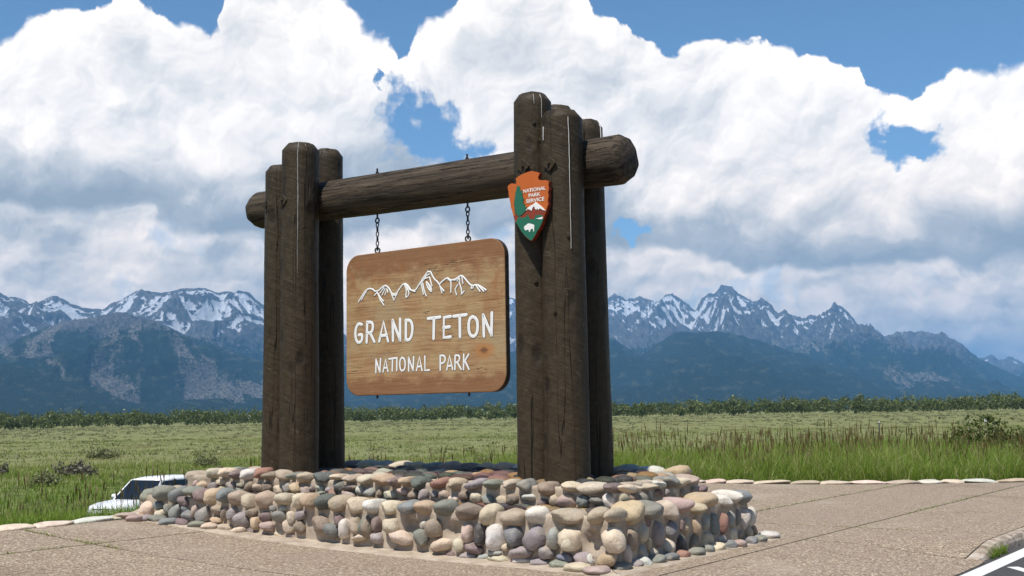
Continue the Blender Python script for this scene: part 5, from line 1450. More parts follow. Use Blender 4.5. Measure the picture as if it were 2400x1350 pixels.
# ------------------------------------------------------------------ arrowhead emblem
def paint(nm, col, r=0.45):
    m, nb = material(nm, r, 0.4)
    n_ = nb.noise(nb.obj, 26.0, 4.0, 0.65)
    setc(nb, nb.mix(nb.step(n_, 0.45, 0.72) * 0.22, col, tuple(x * 0.62 for x in col)))
    setn(nb, nb.bump(n_, 0.25, 0.004))
    return m
m_orange = paint('orange emblem paint', (0.50, 0.115, 0.016)); m_red = paint('brick red emblem paint', (0.235, 0.040, 0.016))
m_green = paint('green emblem paint', (0.018, 0.135, 0.075)); m_edge2 = paint('dark red emblem edge', (0.20, 0.022, 0.008))
UE = 0.598
emb = prism(ARROWHEAD['outline'], UE, UE + 0.055, 0.0, m_orange, m_edge2, 'arrowhead_emblem')
emb.matrix_basis = FRAME.copy()
tag(emb, 'orange arrowhead shaped emblem with green conifer, snowy mountain and white bison on the posts', 'emblem')
for nm, key, m, d0 in (('red_mountain', 'red', m_red, 0.003), ('green_meadow', 'green', m_green, 0.006), ('conifer', 'tree', m_green, 0.009),
                       ('snow_cap', 'snow', m_white, 0.0085), ('lake', 'lake', m_white, 0.009), ('bison', 'bison', m_white, 0.010)):
    prism(ARROWHEAD[key], UE - d0, UE + 0.004, 0.0, m, None, nm, emb)
for txt, s0, s1, z in (('NATIONAL', 1.362, 1.066, 3.879), ('PARK', 1.290, 1.134, 3.822), ('SERVICE', 1.324, 1.084, 3.764)):
    cu = bpy.data.curves.new('lettering', 'FONT'); cu.body = txt; cu.size = 1.0; cu.extrude = 0.0; cu.offset = 0.018
    tmp = bpy.data.objects.new('tmp', cu); link(tmp)
    bpy.context.view_layer.update()
    me = bpy.data.meshes.new_from_object(tmp.evaluated_get(bpy.context.evaluated_depsgraph_get()))
    bpy.data.objects.remove(tmp)
    xs = np.array([v.co.x for v in me.vertices]); ys = np.array([v.co.y for v in me.vertices])
    sx = (s0 - s1) / (xs.max() - xs.min()); sy = 0.040 / (ys.max() - ys.min())
    for v in me.vertices: v.co = Vector((-s0 + (v.co.x - xs.min()) * sx, UE - 0.004, z - 0.020 + (v.co.y - ys.min()) * sy))
    me.materials.clear(); me.materials.append(m_white)
    o = bpy.data.objects.new('lettering', me); link(o, emb)

# ------------------------------------------------------------------ vegetation
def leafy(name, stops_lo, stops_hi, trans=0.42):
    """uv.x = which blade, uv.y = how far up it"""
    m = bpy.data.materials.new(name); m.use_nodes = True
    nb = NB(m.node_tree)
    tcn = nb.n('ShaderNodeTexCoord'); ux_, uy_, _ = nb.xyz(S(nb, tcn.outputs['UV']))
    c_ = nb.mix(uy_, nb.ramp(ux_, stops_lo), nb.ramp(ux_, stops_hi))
    di = nb.n('ShaderNodeBsdfDiffuse'); tr = nb.n('ShaderNodeBsdfTranslucent'); gl = nb.n('ShaderNodeBsdfGlossy')
    nb.put(di.inputs[0], c_); nb.put(tr.inputs[0], nb.mix(0.35, c_, nb.mix(1.0, c_, (1.25, 1.2, 0.5), 'MULTIPLY')))
    gl.inputs['Roughness'].default_value = 0.45; gl.inputs['Color'].default_value = (0.6, 0.62, 0.5, 1)
    m1 = nb.n('ShaderNodeMixShader'); m1.inputs[0].default_value = trans
    nb.t.links.new(di.outputs[0], m1.inputs[1]); nb.t.links.new(tr.outputs[0], m1.inputs[2])
    m2 = nb.n('ShaderNodeMixShader'); m2.inputs[0].default_value = 0.03
    nb.t.links.new(m1.outputs[0], m2.inputs[1]); nb.t.links.new(gl.outputs[0], m2.inputs[2])
    o_ = nb.n('ShaderNodeOutputMaterial'); nb.t.links.new(m2.outputs[0], o_.inputs[0])
    return m


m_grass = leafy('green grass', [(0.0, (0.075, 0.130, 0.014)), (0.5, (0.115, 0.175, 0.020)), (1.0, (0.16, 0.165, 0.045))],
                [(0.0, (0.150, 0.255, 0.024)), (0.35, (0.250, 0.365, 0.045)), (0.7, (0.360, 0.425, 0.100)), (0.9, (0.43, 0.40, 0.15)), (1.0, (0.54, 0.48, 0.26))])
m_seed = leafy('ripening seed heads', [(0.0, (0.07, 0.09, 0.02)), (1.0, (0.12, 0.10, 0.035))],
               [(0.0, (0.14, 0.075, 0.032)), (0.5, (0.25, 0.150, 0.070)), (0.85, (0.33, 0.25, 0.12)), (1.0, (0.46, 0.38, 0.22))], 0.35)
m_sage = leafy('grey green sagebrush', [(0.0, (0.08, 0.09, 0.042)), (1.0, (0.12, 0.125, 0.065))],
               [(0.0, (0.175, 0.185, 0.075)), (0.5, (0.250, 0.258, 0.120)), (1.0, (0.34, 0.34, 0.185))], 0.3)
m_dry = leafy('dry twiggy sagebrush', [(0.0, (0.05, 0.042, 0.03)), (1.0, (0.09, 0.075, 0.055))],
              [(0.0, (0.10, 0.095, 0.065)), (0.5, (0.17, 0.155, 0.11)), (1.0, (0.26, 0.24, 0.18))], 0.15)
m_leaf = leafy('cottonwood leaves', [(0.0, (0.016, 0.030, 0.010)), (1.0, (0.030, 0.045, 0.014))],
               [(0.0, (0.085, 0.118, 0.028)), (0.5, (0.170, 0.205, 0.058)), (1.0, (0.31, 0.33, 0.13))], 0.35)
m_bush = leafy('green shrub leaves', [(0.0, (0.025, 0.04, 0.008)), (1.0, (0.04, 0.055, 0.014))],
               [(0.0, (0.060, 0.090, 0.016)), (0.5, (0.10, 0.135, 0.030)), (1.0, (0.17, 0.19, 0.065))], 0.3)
m_bark = plain('grey bark', (0.10, 0.085, 0.07), 0.9, 0.1)


def blade_arrays(pos, h, w_, lean, az_, tintv, bend=0.55):
    n_ = len(pos)
    ld = np.stack([np.cos(az_), np.sin(az_)], -1)
    fa = RNG.uniform(0, 2 * np.pi, n_); fd = np.stack([np.cos(fa), np.sin(fa)], -1) * (w_ / 2)[:, None]
    def at(t_, k): 
        off = ld * (lean * h * t_ ** 1.8)[:, None]
        z = pos[:, 2] + h * t_ * (1 - 0.25 * lean * t_)
        return np.concatenate([pos[:, :2] + off + fd * k, z[:, None]], 1)
    V = np.stack([at(np.full(n_, 0.0), -1), at(np.full(n_, 0.0), 1), at(np.full(n_, bend), 0.8), at(np.full(n_, bend), -0.8), at(np.full(n_, 1.0), 0.0)], 1)
    return V.reshape(-1, 3), tintv


def blades_object(name, V, tv, mat, label, kind='stuff'):
    n_ = len(V) // 5
    b_ = (np.arange(n_) * 5)[:, None]
    tri = np.concatenate([b_ + np.array([[0, 1, 2]]), b_ + np.array([[0, 2, 3]]), b_ + np.array([[3, 2, 4]])], 1).reshape(-1, 3)
    me = np_mesh(name, V, tri, mat, False)
    uvl = me.uv_layers.new(name='blade')
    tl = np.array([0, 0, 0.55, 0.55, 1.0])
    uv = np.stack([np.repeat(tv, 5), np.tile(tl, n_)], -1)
    uvl.data.foreach_set('uv', uv[tri.ravel()].astype(np.float32).ravel())
    o_ = link(bpy.data.objects.new(name, me)); tag(o_, label, kind=kind)
    return o_


def scatter(n_, r0, r1, a0=-31, a1=31, power=1.0):
    r = r0 + (r1 - r0) * RNG.uniform(0, 1, n_) ** power
    a_ = np.radians(RNG.uniform(a0, a1, n_))
    return r * np.sin(a_), r * np.cos(a_)


SETS = []
# thick fringe right behind the plaza's edges
x = np.concatenate([RNG.uniform(-1.5, 15.5, 40000), ]); e_ = RNG.uniform(0.02, 1, 40000) ** 1.3 * 7.0
y = BACK_EDGE + 0.12 + e_
ok = (edge_distance(x, y) > 0.1) & (np.abs(np.degrees(np.arctan2(x, y))) < 31)
x, y = x[ok], y[ok]; n_ = len(x)
tall = 0.78 + 0.6 * fbm(x / 1.6, y / 1.6, 4)
hh = RNG.uniform(0.40, 1.05, n_) * tall * (0.65 + 0.35 * sstep(y - BACK_EDGE, 0.0, 1.2))
SETS.append(blade_arrays(np.stack([x, y, ground_z(x, y)], -1), hh, RNG.uniform(0.006, 0.013, n_), RNG.uniform(0.05, 0.95, n_), RNG.uniform(0, 6.28, n_), np.clip(RNG.beta(2, 2.4, n_) + 0.5 * fbm(x / 1.3 + 4, y / 1.3, 3) + (RNG.uniform(0, 1, n_) < 0.14) * 0.6, 0, 1)))
# left fringe along the slope below the edging
us_ = RNG.uniform(-6, 10.5, 60000); es = RNG.uniform(0.0, 1, 60000) ** 1.25 * 8.0
x = ORG.x + AX.x * (LEFT_EDGE + 0.1 + es) + BX.x * us_; y = ORG.y + AX.y * (LEFT_EDGE + 0.1 + es) + BX.y * us_
ok = (edge_distance(x, y) > 0.08) & (np.abs(np.degrees(np.arctan2(x, y))) < 31)
x, y = x[ok], y[ok]; n_ = len(x)
s_, u_ = su_of(x, y)
hh = RNG.uniform(0.16, 0.46, n_) * (0.8 + 0.5 * fbm(x / 1.8, y / 1.8, 3)) * (0.5 + 0.5 * sstep(s_ - LEFT_EDGE, 0.0, 1.0))
SETS.append(blade_arrays(np.stack([x, y, ground_z(x, y)], -1), hh, RNG.uniform(0.006, 0.012, n_), RNG.uniform(0.05, 0.7, n_), RNG.uniform(0, 6.28, n_), RNG.beta(2, 3.5, n_)))
# meadow out to a hundred metres, in clumps that get coarser with distance
for (n0, r0, r1, hmin, hmax, wmul, thr) in ((95000, 22, 48, 0.25, 0.75, 1.5, -0.6), (70000, 48, 105, 0.25, 0.65, 3.2, -0.25), (40000, 105, 230, 0.2, 0.5, 7.0, -0.1)):
    x, y = scatter(n0, r0, r1, power=0.75)
    ok = (edge_distance(x, y) > 0.3) & (fbm(x / 11.0, y / 11.0, 4) > thr + 0.5 * RNG.normal(size=n0) * 0.3)
    x, y = x[ok], y[ok]; n_ = len(x)
    hh = RNG.uniform(hmin, hmax, n_) * (0.85 + 0.5 * fbm(x / 6.0, y / 6.0, 3))
    SETS.append(blade_arrays(np.stack([x, y, ground_z(x, y) - 0.02], -1), hh, RNG.uniform(0.008, 0.014, n_) * wmul, RNG.uniform(0.05, 0.6, n_), RNG.uniform(0, 6.28, n_),
                             np.clip(RNG.beta(2, 3, n_) + 0.35 * sstep(np.hypot(x, y), 45, 120) + 0.25 * fbm(x / 15.0, y / 15.0, 3), 0, 1)))
V = np.concatenate([a_ for a_, b_ in SETS]); tv = np.concatenate([b_ for a_, b_ in SETS])
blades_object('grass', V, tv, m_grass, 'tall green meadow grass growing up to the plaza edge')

# seed heads: thin stalk with a narrow loose plume
def seed_arrays(x, y, h):
    n_ = len(x); z = ground_z(x, y); base_ = np.stack([x, y, z], -1)
    la = RNG.uniform(0, 6.28, n_); ln_ = RNG.uniform(0.0, 0.22, n_)
    top = base_ + np.stack([np.cos(la) * ln_ * h, np.sin(la) * ln_ * h, h], -1)
    out, tvs = [], []
    dirv = top - base_
    def ribbon(t0, t1, tm, w_, tt):
        fa = RNG.uniform(0, 6.28, n_); fd = np.stack([np.cos(fa), np.sin(fa), 0 * fa], -1) * w_[:, None]
        V_ = np.stack([base_ + dirv * t0 - fd * 0.3, base_ + dirv * t0 + fd * 0.3, base_ + dirv * tm + fd, base_ + dirv * tm - fd, base_ + dirv * t1], 1)
        return V_.reshape(-1, 3), tt
    tt = RNG.uniform(0, 1, n_)
    st = ribbon(0.0, 1.0, 0.6, np.full(n_, 0.0028), tt)
    pls = [ribbon(0.74 + 0.03 * k, 1.0 + 0.03 * k, 0.86 + 0.02 * k, RNG.uniform(0.007, 0.016, n_), tt) for k in range(2)]
    return [st] + pls
parts = []
x = RNG.uniform(0.5, 15.5, 2600); y = BACK_EDGE + 0.5 + RNG.uniform(0, 1, 2600) ** 0.9 * 6.0
ok = (edge_distance(x, y) > 0.4) & (fbm(x / 2.2, y / 2.2, 3) > RNG.normal(size=2600) * 0.15 - 0.06); x, y = x[ok], y[ok]
parts += seed_arrays(x, y, RNG.uniform(0.55, 1.12, len(x)) * (0.95 + 0.55 * fbm(x / 1.7, y / 1.7, 3)))
us_ = RNG.uniform(-5, 10, 700); es = RNG.uniform(0.4, 9.0, 700)
x = ORG.x + AX.x * (LEFT_EDGE + es) + BX.x * us_; y = ORG.y + AX.y * (LEFT_EDGE + es) + BX.y * us_
ok = edge_distance(x, y) > 0.4; x, y = x[ok], y[ok]
parts += seed_arrays(x, y, RNG.uniform(0.45, 0.85, len(x)))
x, y = scatter(1700, 22, 55); ok = (edge_distance(x, y) > 1.0) & (fbm(x / 6.0, y / 6.0, 3) > -0.05); x, y = x[ok], y[ok]
parts += seed_arrays(x, y, RNG.uniform(0.5, 0.95, len(x)))
V = np.concatenate([a_ for a_, b_ in parts]); tv = np.concatenate([b_ for a_, b_ in parts])
blades_object('seed_heads', V, tv, m_seed, 'reddish brown seed heads standing above the grass')

# weeds in the slab joints
J = []
for (sa, ua, sb, ub, n0, hm) in ((5.55, -6.0, 5.55, -1.5, 520, 0.035), (6.9, -1.8, 5.0, -1.8, 330, 0.035), (5.55, -1.5, 5.55, -0.2, 60, 0.02), (-0.55, 7.0, -0.55, 13.0, 420, 0.03), (-0.55, 3.0, -0.55, 7.0, 90, 0.02),
                                 (1.45, 6.0, 1.45, 13.0, 380, 0.035), (0.7, 4.85, -2.2, 4.85, 120, 0.025), (-2.50, 3.55, -2.50, 4.25, 260, 0.10), (LEFT_EDGE - 0.15, -5.0, LEFT_EDGE - 0.15, -0.2, 120, 0.05)):
    t_ = RNG.uniform(0, 1, n0); cl = fbm(t_ * 9 + sa, t_ * 0 + ua, 3) > -0.12; t_ = t_[cl]
    s_ = sa + (sb - sa) * t_ + RNG.normal(size=len(t_)) * 0.011; u_ = ua + (ub - ua) * t_ + RNG.normal(size=len(t_)) * 0.011
    x = ORG.x + AX.x * s_ + BX.x * u_; y = ORG.y + AX.y * s_ + BX.y * u_
    z = plaza_h(s_, u_) - 0.02 if sa > KERB else np.full(len(s_), -0.135)
    J.append(blade_arrays(np.stack([x, y, z], -1), RNG.uniform(0.5, 1.6, len(x)) * hm + 0.02, RNG.uniform(0.004, 0.008, len(x)), RNG.uniform(0.3, 1.0, len(x)), RNG.uniform(0, 6.28, len(x)), RNG.uniform(0, 0.9, len(x))))
blades_object('weeds', np.concatenate([a_ for a_, b_ in J]), np.concatenate([b_ for a_, b_ in J]), m_grass, 'small weeds rooted in the joints of the plaza')


def clump_arrays(cx, cy, cz, rad, hgt, per, leaf, flat=1.0):
    """leaf quads through the volume of many low domes at once"""
    n_ = len(cx); N_ = n_ * per
    k = np.repeat(np.arange(n_), per)
    d_ = RNG.normal(size=(N_, 3)); d_[:, 2] = np.abs(d_[:, 2]); d_ /= np.linalg.norm(d_, axis=1)[:, None]
    rr = RNG.uniform(0.35, 1, N_) ** 0.5 * (1 + 0.25 * RNG.normal(size=N_))
    c_ = np.stack([cx[k] + d_[:, 0] * rr * rad[k], cy[k] + d_[:, 1] * rr * rad[k], cz[k] + d_[:, 2] * rr * hgt[k]], -1)
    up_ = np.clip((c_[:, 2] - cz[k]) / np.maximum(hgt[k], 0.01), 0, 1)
    a_ = RNG.normal(size=(N_, 3)); a_[:, 2] += 0.8; a_ /= np.linalg.norm(a_, axis=1)[:, None]
    b_ = np.cross(a_, RNG.normal(size=(N_, 3))); b_ /= np.linalg.norm(b_, axis=1)[:, None]
    lf_ = (leaf[k] * RNG.uniform(0.6, 1.4, N_))[:, None]
    Vq = np.stack([c_ - a_ * lf_ - b_ * lf_ * 0.25, c_ + b_ * lf_ * 0.55, c_ + a_ * lf_, c_ - b_ * lf_ * 0.55], 1).reshape(-1, 3)
    tvq = np.repeat(np.clip(RNG.uniform(0, 1, n_)[k] * 0.5 + RNG.uniform(0, 0.6, N_), 0, 1), 4)
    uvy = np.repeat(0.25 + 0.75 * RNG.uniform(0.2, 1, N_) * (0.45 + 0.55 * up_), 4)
    return Vq, tvq, uvy


def quads_mesh(name, V, tx, ty, mat):
    q_ = np.arange(len(V)).reshape(-1, 4)
    me = np_mesh(name, V, q_, mat, False)
    uvl = me.uv_layers.new(name='leaf'); uvl.data.foreach_set('uv', np.stack([tx, ty], -1).astype(np.float32).ravel())
    return me


x, y = scatter(6500, 60, 690, -33, 33, 0.8)
ok = (fbm(x / 40.0, y / 40.0, 3) > -0.35); x, y = x[ok], y[ok]; r = np.hypot(x, y)
sz = RNG.uniform(0.25, 0.65, len(x)) * (1 + 0.6 * sstep(r, 150, 500))
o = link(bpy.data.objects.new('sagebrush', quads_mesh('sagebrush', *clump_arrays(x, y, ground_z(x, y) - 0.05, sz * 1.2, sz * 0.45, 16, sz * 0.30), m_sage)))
tag(o, 'low grey green sagebrush scattered over the far meadow', kind='stuff')


def shrub(name, label, px_az, r, width, height, mat, n_leaf, leaf, cat='shrub', group=None):
    a_ = R(px_az); x_, y_ = r * math.sin(a_), r * math.cos(a_); z_ = float(ground_z(np.array([x_]), np.array([y_]))[0])
    t = thing(name, label, cat, (x_, y_, z_), group)
    rng = np.random.default_rng(int(abs(px_az * 100) + r))
    nl = max(4, int(width * 4)); lx = rng.normal(size=nl) * width * 0.20; ly = rng.normal(size=nl) * width * 0.18
    hh_ = height * rng.uniform(0.55, 1.0, nl) * (1 - 0.25 * np.abs(lx) / width)
    V_, tx, ty = clump_arrays(lx, ly, np.full(nl, height * 0.10), np.full(nl, width * 0.22), hh_ * 0.85, n_leaf // nl, np.full(nl, leaf))
    link(bpy.data.objects.new('foliage', quads_mesh('foliage', V_, tx, ty, mat)), t)
    bm = bmesh.new()
    for k in range(nl * 2):
        an = rng.uniform(0, 6.28); p1_ = Vector((math.cos(an) * width * rng.uniform(0.05, 0.38), math.sin(an) * width * rng.uniform(0.05, 0.3), height * rng.uniform(0.5, 0.95)))
        p0_ = Vector((rng.normal() * 0.05, rng.normal() * 0.05, -0.05)); sd = p1_.cross(Vector((0, 1, 0.2))).normalized() * 0.02 * (0.6 + height * 0.4); fd_ = p1_.cross(sd).normalized() * 0.02
        vs_ = [bm.verts.new(p0_ + q_) for q_ in (sd, fd_, -sd)]; tp = bm.verts.new(p1_)
        for i_ in range(3): bm.faces.new((vs_[i_], vs_[(i_ + 1) % 3], tp))
    bm_obj('stems', bm, m_bark, t)
    return t


shrub('sagebrush_bush', 'large dry grey sagebrush bush in the meadow left of the sign', -20.8, 84, 2.7, 1.35, m_dry, 1500, 0.10)
shrub('sagebrush_bush', 'dark rounded sagebrush bush below the large dry grey one', -21.9, 74, 1.7, 1.1, m_sage, 900, 0.09)
shrub('sagebrush_bush', 'small green sagebrush bush farther off above the large dry one', -19.4, 118, 2.3, 1.2, m_sage, 800, 0.12)
shrub('sagebrush_bush', 'small brown bush at the far left edge of the meadow', -23.8, 90, 1.4, 0.9, m_dry, 600, 0.09)
shrub('sagebrush_bush', 'upright sagebrush bush seen through the frame beside the shorter posts', -7.15, 78, 1.9, 1.35, m_sage, 1200, 0.10)
shrub('sagebrush_bush', 'pale sagebrush bush seen through the frame beside the taller posts', -1.65, 82, 1.7, 0.95, m_sage, 900, 0.10)
shrub('sagebrush_bush', 'low sagebrush bush in the meadow just left of the shorter posts', -14.8, 92, 2.2, 1.0, m_sage, 800, 0.10)
shrub('leafy_bush', 'bushy green shrub rising from the tall grass at the right edge', 23.6, 33.0, 1.9, 1.05, m_bush, 2200, 0.05)
shrub('leafy_bush', 'yellow green shrub behind the tall grass right of the dark posts', 22.2, 39.0, 2.4, 1.35, m_bush, 2200, 0.06)
shrub('leafy_bush', 'small dark shrub standing alone in the far meadow', 22.15, 260.0, 3.0, 2.2, m_leaf, 500, 0.25)

# ------------------------------------------------------------------ trees
def tree_leaves(x_, y_, z_, h_, w_, n_leaf, rng):
    """many leaf sprays in a few overlapping lobes; returns arrays"""
    nl = rng.integers(8, 12)
    cx = x_ + rng.normal(size=nl) * w_ * 0.22; cy = y_ + rng.normal(size=nl) * w_ * 0.22
    cz = z_ + h_ * rng.uniform(0.08, 0.72, nl)
    rad = w_ * rng.uniform(0.26, 0.40, nl); hg = h_ * rng.uniform(0.26, 0.42, nl)
    hg = np.minimum(hg, z_ + h_ - cz)
    return clump_arrays(cx, cy, cz, rad, hg, n_leaf // nl, np.full(nl, 0.62))
TR = []
rng = np.random.default_rng(21)
for row in range(3):
    a_ = -33.0
    while a_ < 33.0:
        r = 700 + row * 26 + rng.uniform(-9, 9) - 8 * math.sin(a_ * 0.4)
        x_, y_ = r * math.sin(R(a_)), r * math.cos(R(a_)); z_ = float(ground_z(np.array([x_]), np.array([y_]))[0]) - 0.3
        left = sstep(np.array(-a_), -4, 10)
        h_ = (rng.uniform(7.2, 10.4) + 0.8 * row) * (0.95 + 0.40 * mnoise.noise(Vector((a_ * 0.55, row, 0)))); w_ = rng.uniform(4.5, 7.5)
        TR.append(tree_leaves(x_, y_, z_, h_, w_, int(rng.integers(130, 190)), rng))
        a_ += math.degrees(rng.choice((1.8, 2.4, 3.2, 4.0, 5.5)) / r)
V = np.concatenate([t_[0] for t_ in TR]); tx = np.concatenate([t_[1] for t_ in TR]); ty = np.concatenate([t_[2] for t_ in TR])
o = link(bpy.data.objects.new('treeline', quads_mesh('treeline', V, tx, ty, m_leaf)))
tag(o, 'long belt of green cottonwoods across the far edge of the meadow', kind='stuff')
for (a_, r, h_, w_, lab) in ((10.75, 672, 10.8, 8.2, 'dark bushy tree standing before the tree belt below the highest summit'),
                             (13.95, 676, 8.2, 6.0, 'small rounded tree standing before the tree belt between two larger trees'),
                             (16.75, 684, 11.2, 8.0, 'broad tree rising above the tree belt below the blunt pointed peak')):
    x_, y_ = r * math.sin(R(a_)), r * math.cos(R(a_)); z_ = float(ground_z(np.array([x_]), np.array([y_]))[0])
    t = thing('cottonwood_tree', lab, 'tree', (x_, y_, z_))
    link(bpy.data.objects.new('crown', quads_mesh('crown', *tree_leaves(0, 0, 0.4, h_, w_, 420, rng), m_leaf)), t)
    bm = bmesh.new()
    prev = None
    for k in range(6):
        z_ = h_ * 0.8 * k / 5; rr = 0.32 * (1 - k / 6.5)
        ring = [bm.verts.new((rr * math.cos(j * math.pi / 3) + 0.12 * math.sin(k), rr * math.sin(j * math.pi / 3), z_ - 0.3)) for j in range(6)]
        if prev:
            for j in range(6): bm.faces.new((prev[j], prev[(j + 1) % 6], ring[(j + 1) % 6], ring[j]))
        prev = ring
    for k in range(5):
        an = k * 1.26; st_ = Vector((0, 0, h_ * (0.25 + 0.08 * k))); en = st_ + Vector((math.cos(an) * w_ * 0.32, math.sin(an) * w_ * 0.32, h_ * 0.22))
        sd = Vector((-math.sin(an), math.cos(an), 0)) * 0.10; vs_ = [bm.verts.new(st_ + sd), bm.verts.new(st_ - sd), bm.verts.new(st_ + Vector((0, 0, 0.2))), bm.verts.new(en)]
        bm.faces.new((vs_[0], vs_[1], vs_[3])); bm.faces.new((vs_[1], vs_[2], vs_[3])); bm.faces.new((vs_[2], vs_[0], vs_[3]))
    bm_obj('trunk', bm, m_bark, t)

# ------------------------------------------------------------------ vehicles and roadside posts
m_car = plain('white car paint', (0.80, 0.80, 0.80), 0.25, 0.5); m_glass = plain('dark car glass', (0.010, 0.012, 0.014), 0.08, 0.6)
m_trim = plain('black plastic trim', (0.018, 0.018, 0.019), 0.6, 0.3); m_tyre = plain('tyre rubber', (0.02, 0.02, 0.02), 0.85, 0.2)
m_rim = plain('alloy rim', (0.45, 0.45, 0.46), 0.35, 0.5, 0.8); m_lamp = plain('headlamp glass', (0.62, 0.64, 0.66), 0.1, 0.6); m_red_l = plain('red tail lamp', (0.30, 0.012, 0.010), 0.2, 0.5)


def loft(sections, mat, name, parent, bevel=0.0, smooth=True):
    """sections: list of rings of (x, y, z); closed along x"""
    bm = bmesh.new(); rows = [[bm.verts.new(p_) for p_ in sec] for sec in sections]
    n_ = len(rows[0])
    for a_, b_ in zip(rows, rows[1:]):
        for k in range(n_): bm.faces.new((a_[k], a_[(k + 1) % n_], b_[(k + 1) % n_], b_[k]))
    bm.faces.new(rows[0][::-1]); bm.faces.new(rows[-1])
    bmesh.ops.recalc_face_normals(bm, faces=bm.faces)
    if bevel:
        bmesh.ops.bevel(bm, geom=[e for e in bm.edges if e.calc_face_angle(0) > 0.6], offset=bevel, segments=2, affect='EDGES')
    return bm_obj(name, bm, mat, parent, smooth)


def suv(label, loc, heading):
    t = thing('parked_suv' if False else 'sport_utility_vehicle', label, 'vehicle', loc, None, heading)
    hw = 0.93
    def ring(x_, zb_, zt_, w0, w1): return [(x_, -w0, zb_), (x_, w0, zb_), (x_, w0 * 1.0, zb_ + (zt_ - zb_) * 0.6), (x_, w1, zt_), (x_, -w1, zt_), (x_, -w0 * 1.0, zb_ + (zt_ - zb_) * 0.6)]
    loft([ring(2.32, 0.42, 0.78, 0.70, 0.62), ring(2.22, 0.30, 0.92, 0.84, 0.76), ring(1.8, 0.26, 1.00, hw, 0.84), ring(0.95, 0.25, 1.06, hw, 0.88),
          ring(-1.9, 0.25, 1.08, hw, 0.88), ring(-2.25, 0.30, 1.06, 0.90, 0.86), ring(-2.34, 0.45, 0.98, 0.82, 0.78)], m_car, 'body', t, 0.03)
    # roof on its pillars
    loft([[(0.30, -0.68, 1.60), (0.30, 0.68, 1.60), (0.30, 0.62, 1.73), (0.30, -0.62, 1.73)], [(-0.3, -0.72, 1.60), (-0.3, 0.72, 1.60), (-0.3, 0.64, 1.78), (-0.3, -0.64, 1.78)],
          [(-1.7, -0.72, 1.60), (-1.7, 0.72, 1.60), (-1.7, 0.64, 1.77), (-1.7, -0.64, 1.77)], [(-2.05, -0.68, 1.58), (-2.05, 0.68, 1.58), (-2.05, 0.60, 1.71), (-2.05, -0.60, 1.71)]], m_car, 'roof', t, 0.012)
    def pane(nm, pts, mat, d_=0.02):
        c_ = sum((Vector(p_) for p_ in pts), Vector()) / len(pts); n_ = (Vector(pts[1]) - Vector(pts[0])).cross(Vector(pts[2]) - Vector(pts[0])).normalized()
        if n_.dot(c_ - Vector((-0.5, 0, 1.2))) < 0: n_ = -n_
        k = len(pts); vs_ = [Vector(p_) + n_ * d_ * 0.5 for p_ in pts] + [Vector(p_) - n_ * d_ * 0.5 for p_ in pts]
        return mesh_obj(nm, vs_, [tuple(range(k)), tuple(range(2 * k - 1, k - 1, -1))] + [(i_, (i_ + 1) % k, k + (i_ + 1) % k, k + i_) for i_ in range(k)], mat, t)
    pane('windshield', [(0.98, -0.80, 1.07), (0.98, 0.80, 1.07), (0.32, 0.64, 1.68), (0.32, -0.64, 1.68)], m_glass)
    pane('rear_window', [(-2.28, -0.74, 1.10), (-2.28, 0.74, 1.10), (-2.04, 0.60, 1.65), (-2.04, -0.60, 1.65)], m_glass)
    for sg in (-1, 1):
        for (xa, xb, xc, xd) in ((0.80, -0.28, -0.30, 0.22), (-0.40, -1.30, -1.28, -0.42), (-1.42, -2.12, -1.92, -1.40)):
            pane('side_window', [(xa, sg * 0.865, 1.10), (xb, sg * 0.875, 1.10), (xc, sg * 0.70, 1.66), (xd, sg * 0.695, 1.655)], m_glass)
        for (x0_, x1_) in ((0.93, 0.27), (-0.34, -0.36), (-1.36, -1.34), (-2.22, -2.0)):
            pane('pillar', [(x0_ + 0.05, sg * 0.875, 1.06), (x0_ - 0.05, sg * 0.88, 1.06), (x1_ - 0.05, sg * 0.70, 1.70), (x1_ + 0.05, sg * 0.695, 1.70)], m_car if x0_ in (0.93, -2.22) else m_trim, 0.035)
        mi = loft([[(0.72, sg * 0.92, 1.06), (0.72, sg * 1.14, 1.08), (0.72, sg * 1.14, 1.24), (0.72, sg * 0.94, 1.22)], [(0.86, sg * 0.94, 1.08), (0.86, sg * 1.10, 1.10), (0.86, sg * 1.10, 1.20), (0.86, sg * 0.95, 1.20)]], m_car, 'mirror', t, 0.012)
        pane('headlight', [(2.20, sg * 0.55, 0.74), (2.12, sg * 0.84, 0.76), (2.06, sg * 0.86, 0.90), (2.20, sg * 0.56, 0.88)], m_lamp, 0.08)
        pane('tail_light', [(-2.31, sg * 0.62, 0.80), (-2.26, sg * 0.88, 0.80), (-2.24, sg * 0.88, 1.02), (-2.31, sg * 0.64, 1.02)], m_red_l, 0.06)
        for x_ in (1.42, -1.42):
            wh = bpy.data.objects.new('wheel', None); link(wh, t); wh.location = (x_, sg * 0.84, 0.36)
            bm = torus_bm(0.265, 0.265, 0.095, 24, 8); tyre = bm_obj('tyre', bm, m_tyre, wh, True)
            bm = bmesh.new(); bmesh.ops.create_cone(bm, segments=20, radius1=0.22, radius2=0.19, depth=0.14, cap_ends=True)
            bmesh.ops.rotate(bm, verts=bm.verts, matrix=Matrix.Rotation(R(90) * sg, 3, 'X')); bm_obj('rim', bm, m_rim, wh)
    pane('grille', [(2.30, -0.48, 0.56), (2.30, 0.48, 0.56), (2.26, 0.52, 0.84), (2.26, -0.52, 0.84)], m_trim, 0.07)
    pane('bumper', [(2.33, -0.70, 0.36), (2.33, 0.70, 0.36), (2.34, 0.70, 0.54), (2.34, -0.70, 0.54)], m_trim, 0.06)
    return t


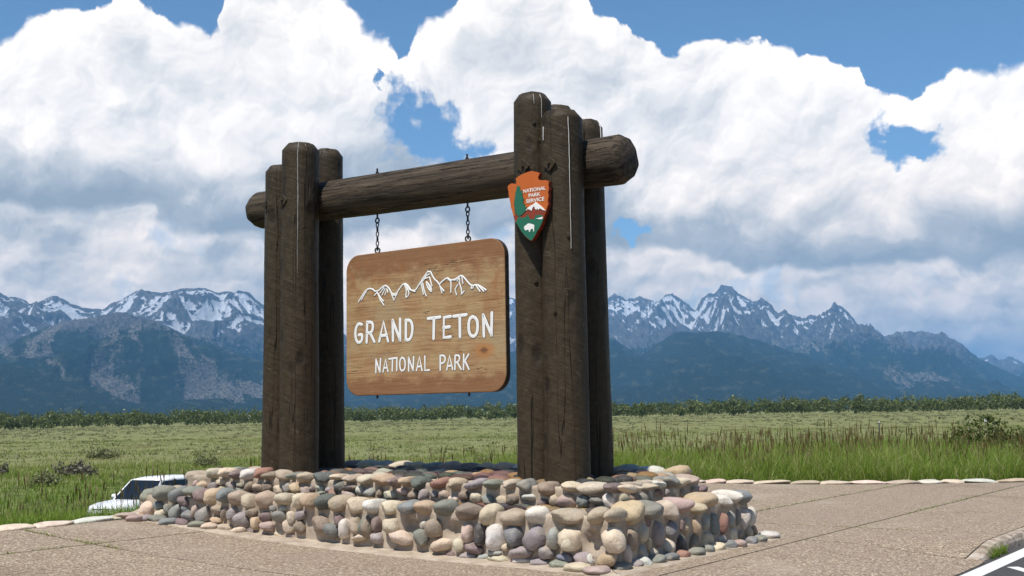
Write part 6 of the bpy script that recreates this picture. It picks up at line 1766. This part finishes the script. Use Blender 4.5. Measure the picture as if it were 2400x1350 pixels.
gzv = lambda x_, y_: float(ground_z(np.array([x_]), np.array([y_]))[0])
suv('white vehicle with dark windows half hidden by grass behind the stone base', (-12.9, 41.5, gzv(-12.9, 41.5) + 0.06), R(180 + 64))
suv('distant white vehicle cut off by the right edge of the picture', (120.3, 268.0, gzv(120.3, 268.0)), R(160))
m_post = plain('grey marker post', (0.10, 0.10, 0.11), 0.7, 0.2); m_refl = plain('white reflector', (0.75, 0.75, 0.72), 0.4, 0.4)
for (a_, r, top, lab, kind_) in ((17.45, 165, -0.45, 'dark roadside marker post with white tip above the tall grass', 0), (21.4, 168, -0.50, 'thin dark roadside post nearer the right edge of the meadow', 1), (22.1, 190, -0.70, 'short roadside post carrying a small white plate', 2)):
    x_, y_ = r * math.sin(R(a_)), r * math.cos(R(a_)); z_ = gzv(x_, y_)
    t = thing('marker_post', lab, 'post', (x_, y_, z_)); hgt = top - z_
    hw_ = (0.10, 0.07, 0.06)[kind_]
    bm = bmesh.new(); bmesh.ops.create_cone(bm, segments=8, radius1=hw_, radius2=hw_ * 0.85, depth=hgt, cap_ends=True); bmesh.ops.translate(bm, verts=bm.verts, vec=(0, 0, hgt / 2))
    bm_obj('pole', bm, m_post, t)
    if kind_ != 1:
        bm = bmesh.new(); bmesh.ops.create_cube(bm, size=1.0); ww = (0.16, 0, 0.42)[kind_]
        for v in bm.verts: v.co = Vector((v.co.x * ww, v.co.y * 0.03 - hw_ - 0.02, hgt - 0.2 + v.co.z * (0.22, 0, 0.42)[kind_]))
        bmesh.ops.bevel(bm, geom=bm.edges[:], offset=0.01, segments=1, affect='EDGES')
        bm_obj('plate', bm, m_refl, t)

# ------------------------------------------------------------------ haze: the thin blue air out to the mountains
m_haze = bpy.data.materials.new('haze'); m_haze.use_nodes = True
hz = NB(m_haze.node_tree)
pv = hz.n('ShaderNodeVolumePrincipled')
pv.inputs['Density'].default_value = HAZE_DENSITY
pv.inputs['Color'].default_value = HAZE_COLOR + (1.0,)
pv.inputs['Anisotropy'].default_value = 0.0
pv.inputs['Density Attribute'].default_value = ''
pv.inputs['Color Attribute'].default_value = ''
pv.inputs['Temperature Attribute'].default_value = ''
ho = hz.n('ShaderNodeOutputMaterial')
hz.t.links.new(pv.outputs[0], ho.inputs['Volume'])
hx, hz0, hz1 = 42000.0, -60.0, 1990.0
hv = [(x, y, z) for x in (-hx, hx) for y in (-hx, hx) for z in (hz0, hz1)]
haze = mesh_obj('haze', hv, [(0, 1, 3, 2), (4, 6, 7, 5), (0, 4, 5, 1), (2, 3, 7, 6), (0, 2, 6, 4), (1, 5, 7, 3)], m_haze)
tag(haze, 'thin blue summer haze in the air', kind='stuff')
